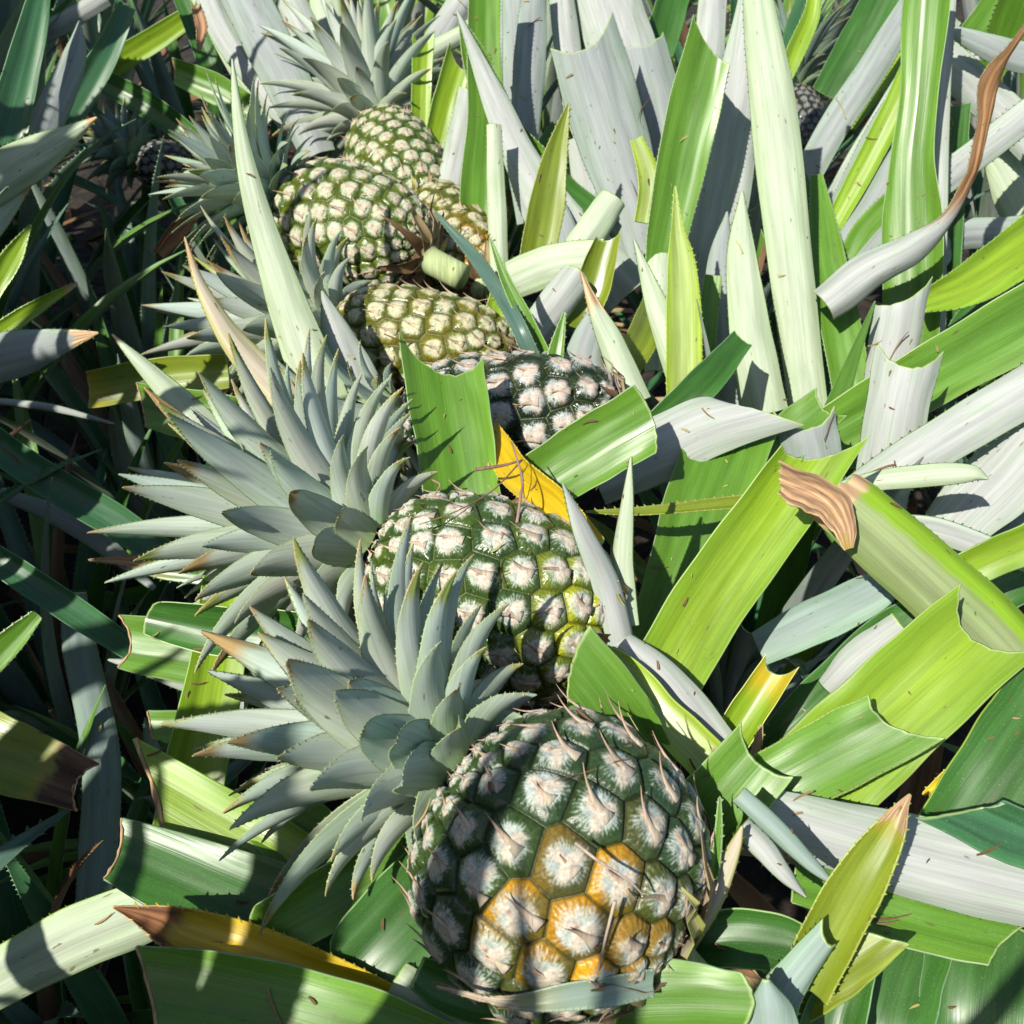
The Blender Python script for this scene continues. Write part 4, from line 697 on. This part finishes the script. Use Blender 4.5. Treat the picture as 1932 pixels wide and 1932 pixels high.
# pieces in the centre behind the row
H('pale broken leaf lying level behind the cut stub', [(965,530,1.0,70),(1040,500,.99,74),(1120,490,.98,70)], 'b','pale', curl=.5, cut=(.3,0), group=G4)
H('pale rolled leaf piece rising right from the broken leaf', [(1085,480,1.0,56),(1120,430,1.0,60),(1160,370,1.0,50)], 'b','pale', curl=1.1, cut=(0,0), group=G4)
H('grey rolled cut leaf below the pale broken leaf', [(990,650,.95,62),(1040,585,.94,66),(1092,515,.93,62)], 'b','silver', curl=.9, cut=(0,-.2), group=G4)
H('short lime cut stub between the far pineapples and the grey rolled leaf', [(935,660,.96,56),(945,600,.96,60),(958,540,.96,56)], 't','yg', curl=.5, cut=(-.3,.1), group=G4, dry_cut=True)
H('olive folded cut leaf above the grey rolled leaf', [(1090,620,.96,54),(1118,540,.955,64),(1146,450,.95,42)], 't','olive', curl=1.0, cut=(.3,.3), group=G4)
H('dark green spiky blade standing before the grey rolled leaf', [(1035,700,.87,34),(990,600,.87,26),(955,530,.87,18),(925,450,.87,2)], 't','g', curl=.7, cut=None, group=G4, name='pointed_leaf', teeth=.004)
H('slender grey spike with a dry tan tip right of the spiky blade', [(1200,760,.86,56),(1155,650,.855,46),(1122,580,.85,24),(1096,512,.85,2)], 'b','pale', curl=.7, cut=None, group=G4, name='pointed_leaf', dry=.3)
H('slender grey spike below the trimmed wide grey leaves', [(1290,720,.92,60),(1240,580,.915,40),(1196,452,.91,2)], 'b','pale', curl=.6, cut=None, group=G4, name='pointed_leaf', teeth=.005)
H('small green tip standing between the dark pineapple and the grey spike', [(1040,720,.84,34),(1050,660,.84,26),(1065,590,.84,4)], 't','g', curl=.6, cut=None, group=G4, name='pointed_leaf')
H('broad grey leaf behind the dark pineapple end', [(1120,780,.93,80),(1100,680,.93,70),(1130,590,.93,40)], 'b','grey', curl=.5, cut=(0,0), group=G4)
H('green cut leaf behind the silvery back side up leaf', [(1240,800,.86,50),(1330,720,.86,60),(1400,640,.90,40)], 't','dk', curl=.5, cut=(0,0), group=G4)
# dry straws on the second pineapple
def straw(label, pts, r=.0005, col=(.22,.13,.10)):
    P = catmull(pts, 24); C = np.array([at(*p[:3]) for p in P]); V, F = tube_arrays(C, np.linspace(r*1.3, r*.6, len(C)), 5)
    o = new_obj('dry_straw', make_mesh('dry_straw', V-C[0], F, np.tile(np.array(col)[None], (len(V), 1)), V, (M_DRY,))); o.location = C[0]
    tag(o, label, 'straw', 'dry straws caught on the second pineapple')
straw('dark straw lying level across the upright green leaf edge', [(898,886,.70),(950,878,.69),(985,868,.69)], .0011)
straw('thin straw standing up from the second pineapple beside the yellow leaf', [(970,1025,.615),(982,940,.63),(985,900,.65),(965,835,.68)], .0009, (.38,.25,.20))
straw('curved thin straw reaching down left onto the second pineapple', [(985,868,.68),(930,925,.64),(860,965,.61),(790,990,.60)], .0005, (.30,.18,.12))
straw('bent hair thin straw at the crown side of the second pineapple', [(815,905,.62),(830,915,.615),(822,935,.61),(850,945,.605)], .0005, (.36,.22,.15))
straw('pale straw lying on the orange eyes of the nearest pineapple', [(1085,1590,.405),(1130,1625,.402),(1185,1660,.404),(1215,1690,.408)], .0006, (.5,.40,.33))
straw('short pale straw hanging low on the nearest pineapple', [(1160,1700,.404),(1140,1780,.408),(1125,1850,.418)], .0006, (.5,.42,.35))

# ------------------------------------------------------------------ whole plants of the rows around, and unseen plants added for shade (rooted in the ground)
GR = 'uncut pineapple plants of the neighbouring rows'
k = 0
for i, (x, y) in enumerate([(-.62,-.30),(-.92,.10),(-.88,.55),(-1.0,1.0),(-.95,1.5),(-1.1,2.0),(-1.05,2.6),(-1.2,3.2)]):
    plant(x, y, .08, ['whole plant nearest the left edge of the frame behind the viewer', 'dark shaded plant at the lower left edge of the furrow', 'shaded plant half way up the left edge', 'plant at the upper left edge of the frame', 'plant at the far upper left corner', 'grey green plant beyond the upper left corner plant','distant plant of the left row at the top edge','farthest plant of the left row'][i], GR, 22, 1.02, seed=i, pool=POOL_SHADE)
for i, (x, y, z, sc) in enumerate([(.25,.75,.06,.62),(.55,.55,.06,.55),(.28,1.25,.08,.75),(.62,1.05,.08,.72),(.95,1.0,.08,.8),(-.05,1.9,.08,.8),(.4,1.8,.08,.85),(.85,1.6,.08,.9),(1.25,1.5,.06,.9),(.1,2.5,.06,1.),(.6,2.4,.06,1.),(1.1,2.3,.05,1.),(1.7,2.2,.05,1.),(-.4,2.7,.05,.9),(-.3,3.3,.05,1.),(.4,3.3,.05,1.),(1.1,3.3,.05,1.),(1.9,3.2,.05,1.),(-1.9,3.6,.05,1.)]):
    L_ = ['low plant under the cut leaves right of the second pineapple','low plant under the cut leaves at the right edge','plant rooted beneath the upright leaves above centre','plant rooted beneath the tall pale leaves','plant at the right edge behind the mottled leaf','plant hidden behind the farthest crown','plant behind the trimmed wide grey leaves','plant behind the tall bright green leaf','plant at the upper right corner','far plant at the top edge left of centre','far plant at the top edge above centre','far plant at the top edge right of centre','far plant beyond the upper right corner','far plant at the top edge of the furrow','farthest plant at the furrow end','farthest plant at the centre of the top edge','farthest plant right of the centre of the top edge','farthest plant at the top right corner','farthest plant at the top left corner'][i]
    plant(x, y, z, L_, GR, 22, sc, seed=40+i, pool=[POOL_SHADE[q] if q % 2 and y < 2.4 else POOL[q] for q in range(22)])  # dark-coloured leaves mixed in nearby, painting shade into the gaps

plant(-.22, -.03, .10, "tall upright plant added unseen behind the viewer, shading the nearest pineapple", GR, 24, 1.18, seed=77, kmax=5, amin=2.5, amax=4.9)  # added out of frame to stand in for the viewer's own shadow
plant(-.09, -.14, .10, 'second tall plant added unseen behind the viewer, shading the lower right leaves', GR, 20, 1.16, seed=78, kmax=4, amin=2.8, amax=5.6)  # likewise added out of frame, for shade over the lower right
for i, (x, y, z, sc) in enumerate([(-.74,.25,.04,.95),(-.72,.62,.04,.9),(-.76,.98,.04,.9),(-.80,1.35,.04,.9),(-.62,-.02,.04,1.0)]):
    plant(x, y, z, ['dense dark plant at the lower left furrow side', 'dense dark plant at the middle of the left edge', 'dense dark plant below the sunlit pale leaf', 'dense dark plant above the sunlit pale leaf', 'dense plant outside the lower left corner'][i], GR, 24, sc, seed=80+i, pool=POOL_SHADE)
for i, (x, y, z, sc) in enumerate([(-.30,.35,.0,.45),(-.33,.62,.0,.45),(-.36,.95,.0,.5),(-.40,1.35,.0,.5)]):
    plant(x, y, z, ['small low plant in the furrow beside the nearest crown', 'small low plant in the furrow beside the second crown', 'small low plant in the furrow beside the middle crowns', 'small low plant in the furrow beside the young pineapple'][i], GR, 18, sc, seed=90+i, pool=POOL_SHADE)

for i in range(9):  # extra plants added out of frame to deepen the furrow shade
    y = -.95+i*.36; plant(-1.0-.07*(i % 2), y, .08, 'tall dense plant added to next row for shade, number '+['one','two','three','four','five','six','seven','eight','nine'][i]+' counted from behind the viewer', GR, 26, 1.5, seed=120+i, kmax=15, pool=POOL_SHADE)

for i, (x, y) in enumerate([(-.68,.05),(-.67,.36)]):  # added out of frame to darken the lower left leaves
    plant(x, y, .08, 'tall unseen plant added outside the left edge shading the furrow, '+['nearer','farther'][i]+' of two', GR, 24, 1.2, seed=140+i, kmax=11, pool=POOL_SHADE)
for i, (x, y, sc) in enumerate([(-.42,.40,.62),(-.50,.72,.66),(-.47,1.05,.66),(-.58,1.35,.7),(-.50,1.7,.7),(-.66,2.1,.8)]):
    plant(x, y, .0, 'dim shaded plant in the furrow bottom, number '+['one','two','three','four','five','six'][i]+' going away from the viewer', GR, 22, sc, seed=160+i, pool=POOL_SHADE)

# small dry bits fallen on the leaves: countless crumbs of leaf and bract
def debris():
    bpy.context.view_layer.update(); dg = bpy.context.evaluated_depsgraph_get(); rs = np.random.RandomState(31)
    V = []; F = []; Cc = []; LV = []; MI = []; cnt = 0; k = 0
    for _ in range(2600):
        y = rs.uniform(.22, 2.0); x = rs.uniform(-.5, .62)*y
        ok, p, nn, fi, ob, mt = S.ray_cast(dg, Vector((x, y, 1.6)), Vector((rs.randn()*.1, rs.randn()*.1, -1)))
        if not ok or p.z < .12 or p.z > .90 or (p-CAM).length < .33 or ob.name.startswith('crown') or nn.z < .25: continue
        p = np.array(p); nn = np.array(nn); t_ = nrm(np.cross(nn, rs.randn(3))); L = rs.choice([.003, .006, .012, .028], p=[.5, .28, .16, .06])*rs.uniform(.7, 1.3); b_ = np.cross(nn, t_)
        q = np.linspace(0, 1, 5); C = np.array([p+nn*(.0010+.10*L*abs(f-.5))+t_*L*(f-.5)+b_*L*.25*f*f for f in q]); Wd = (L*.25 if L < .01 else .0012)*np.interp(q, [0, .4, 1], [.6, 1, .1])
        v, f, c, lv, mi = leaf_arrays(C, Wd, np.tile(nn, (5, 1)), rs.choice(['tan', 'brown', 'brown', 'lilac']), curl=.9, cut=None, rs=rs, nu=2, th=.0003)
        V.append(v); F += [tuple(i+cnt for i in w_) for w_ in f]; Cc.append(c*rs.uniform(.5, 1.1)); LV.append(lv); MI += mi; cnt += len(v); k += 1
        if k >= 700: break
    o = new_obj('plant_debris', make_mesh('plant_debris', np.vstack(V), F, np.vstack(Cc), np.vstack(LV), (M_DRY, M_DRY, M_DRY), MI)); o['kind'] = 'stuff'
    tag(o, 'tiny dry brown crumbs and threads scattered over the leaves', 'plant debris')
debris()
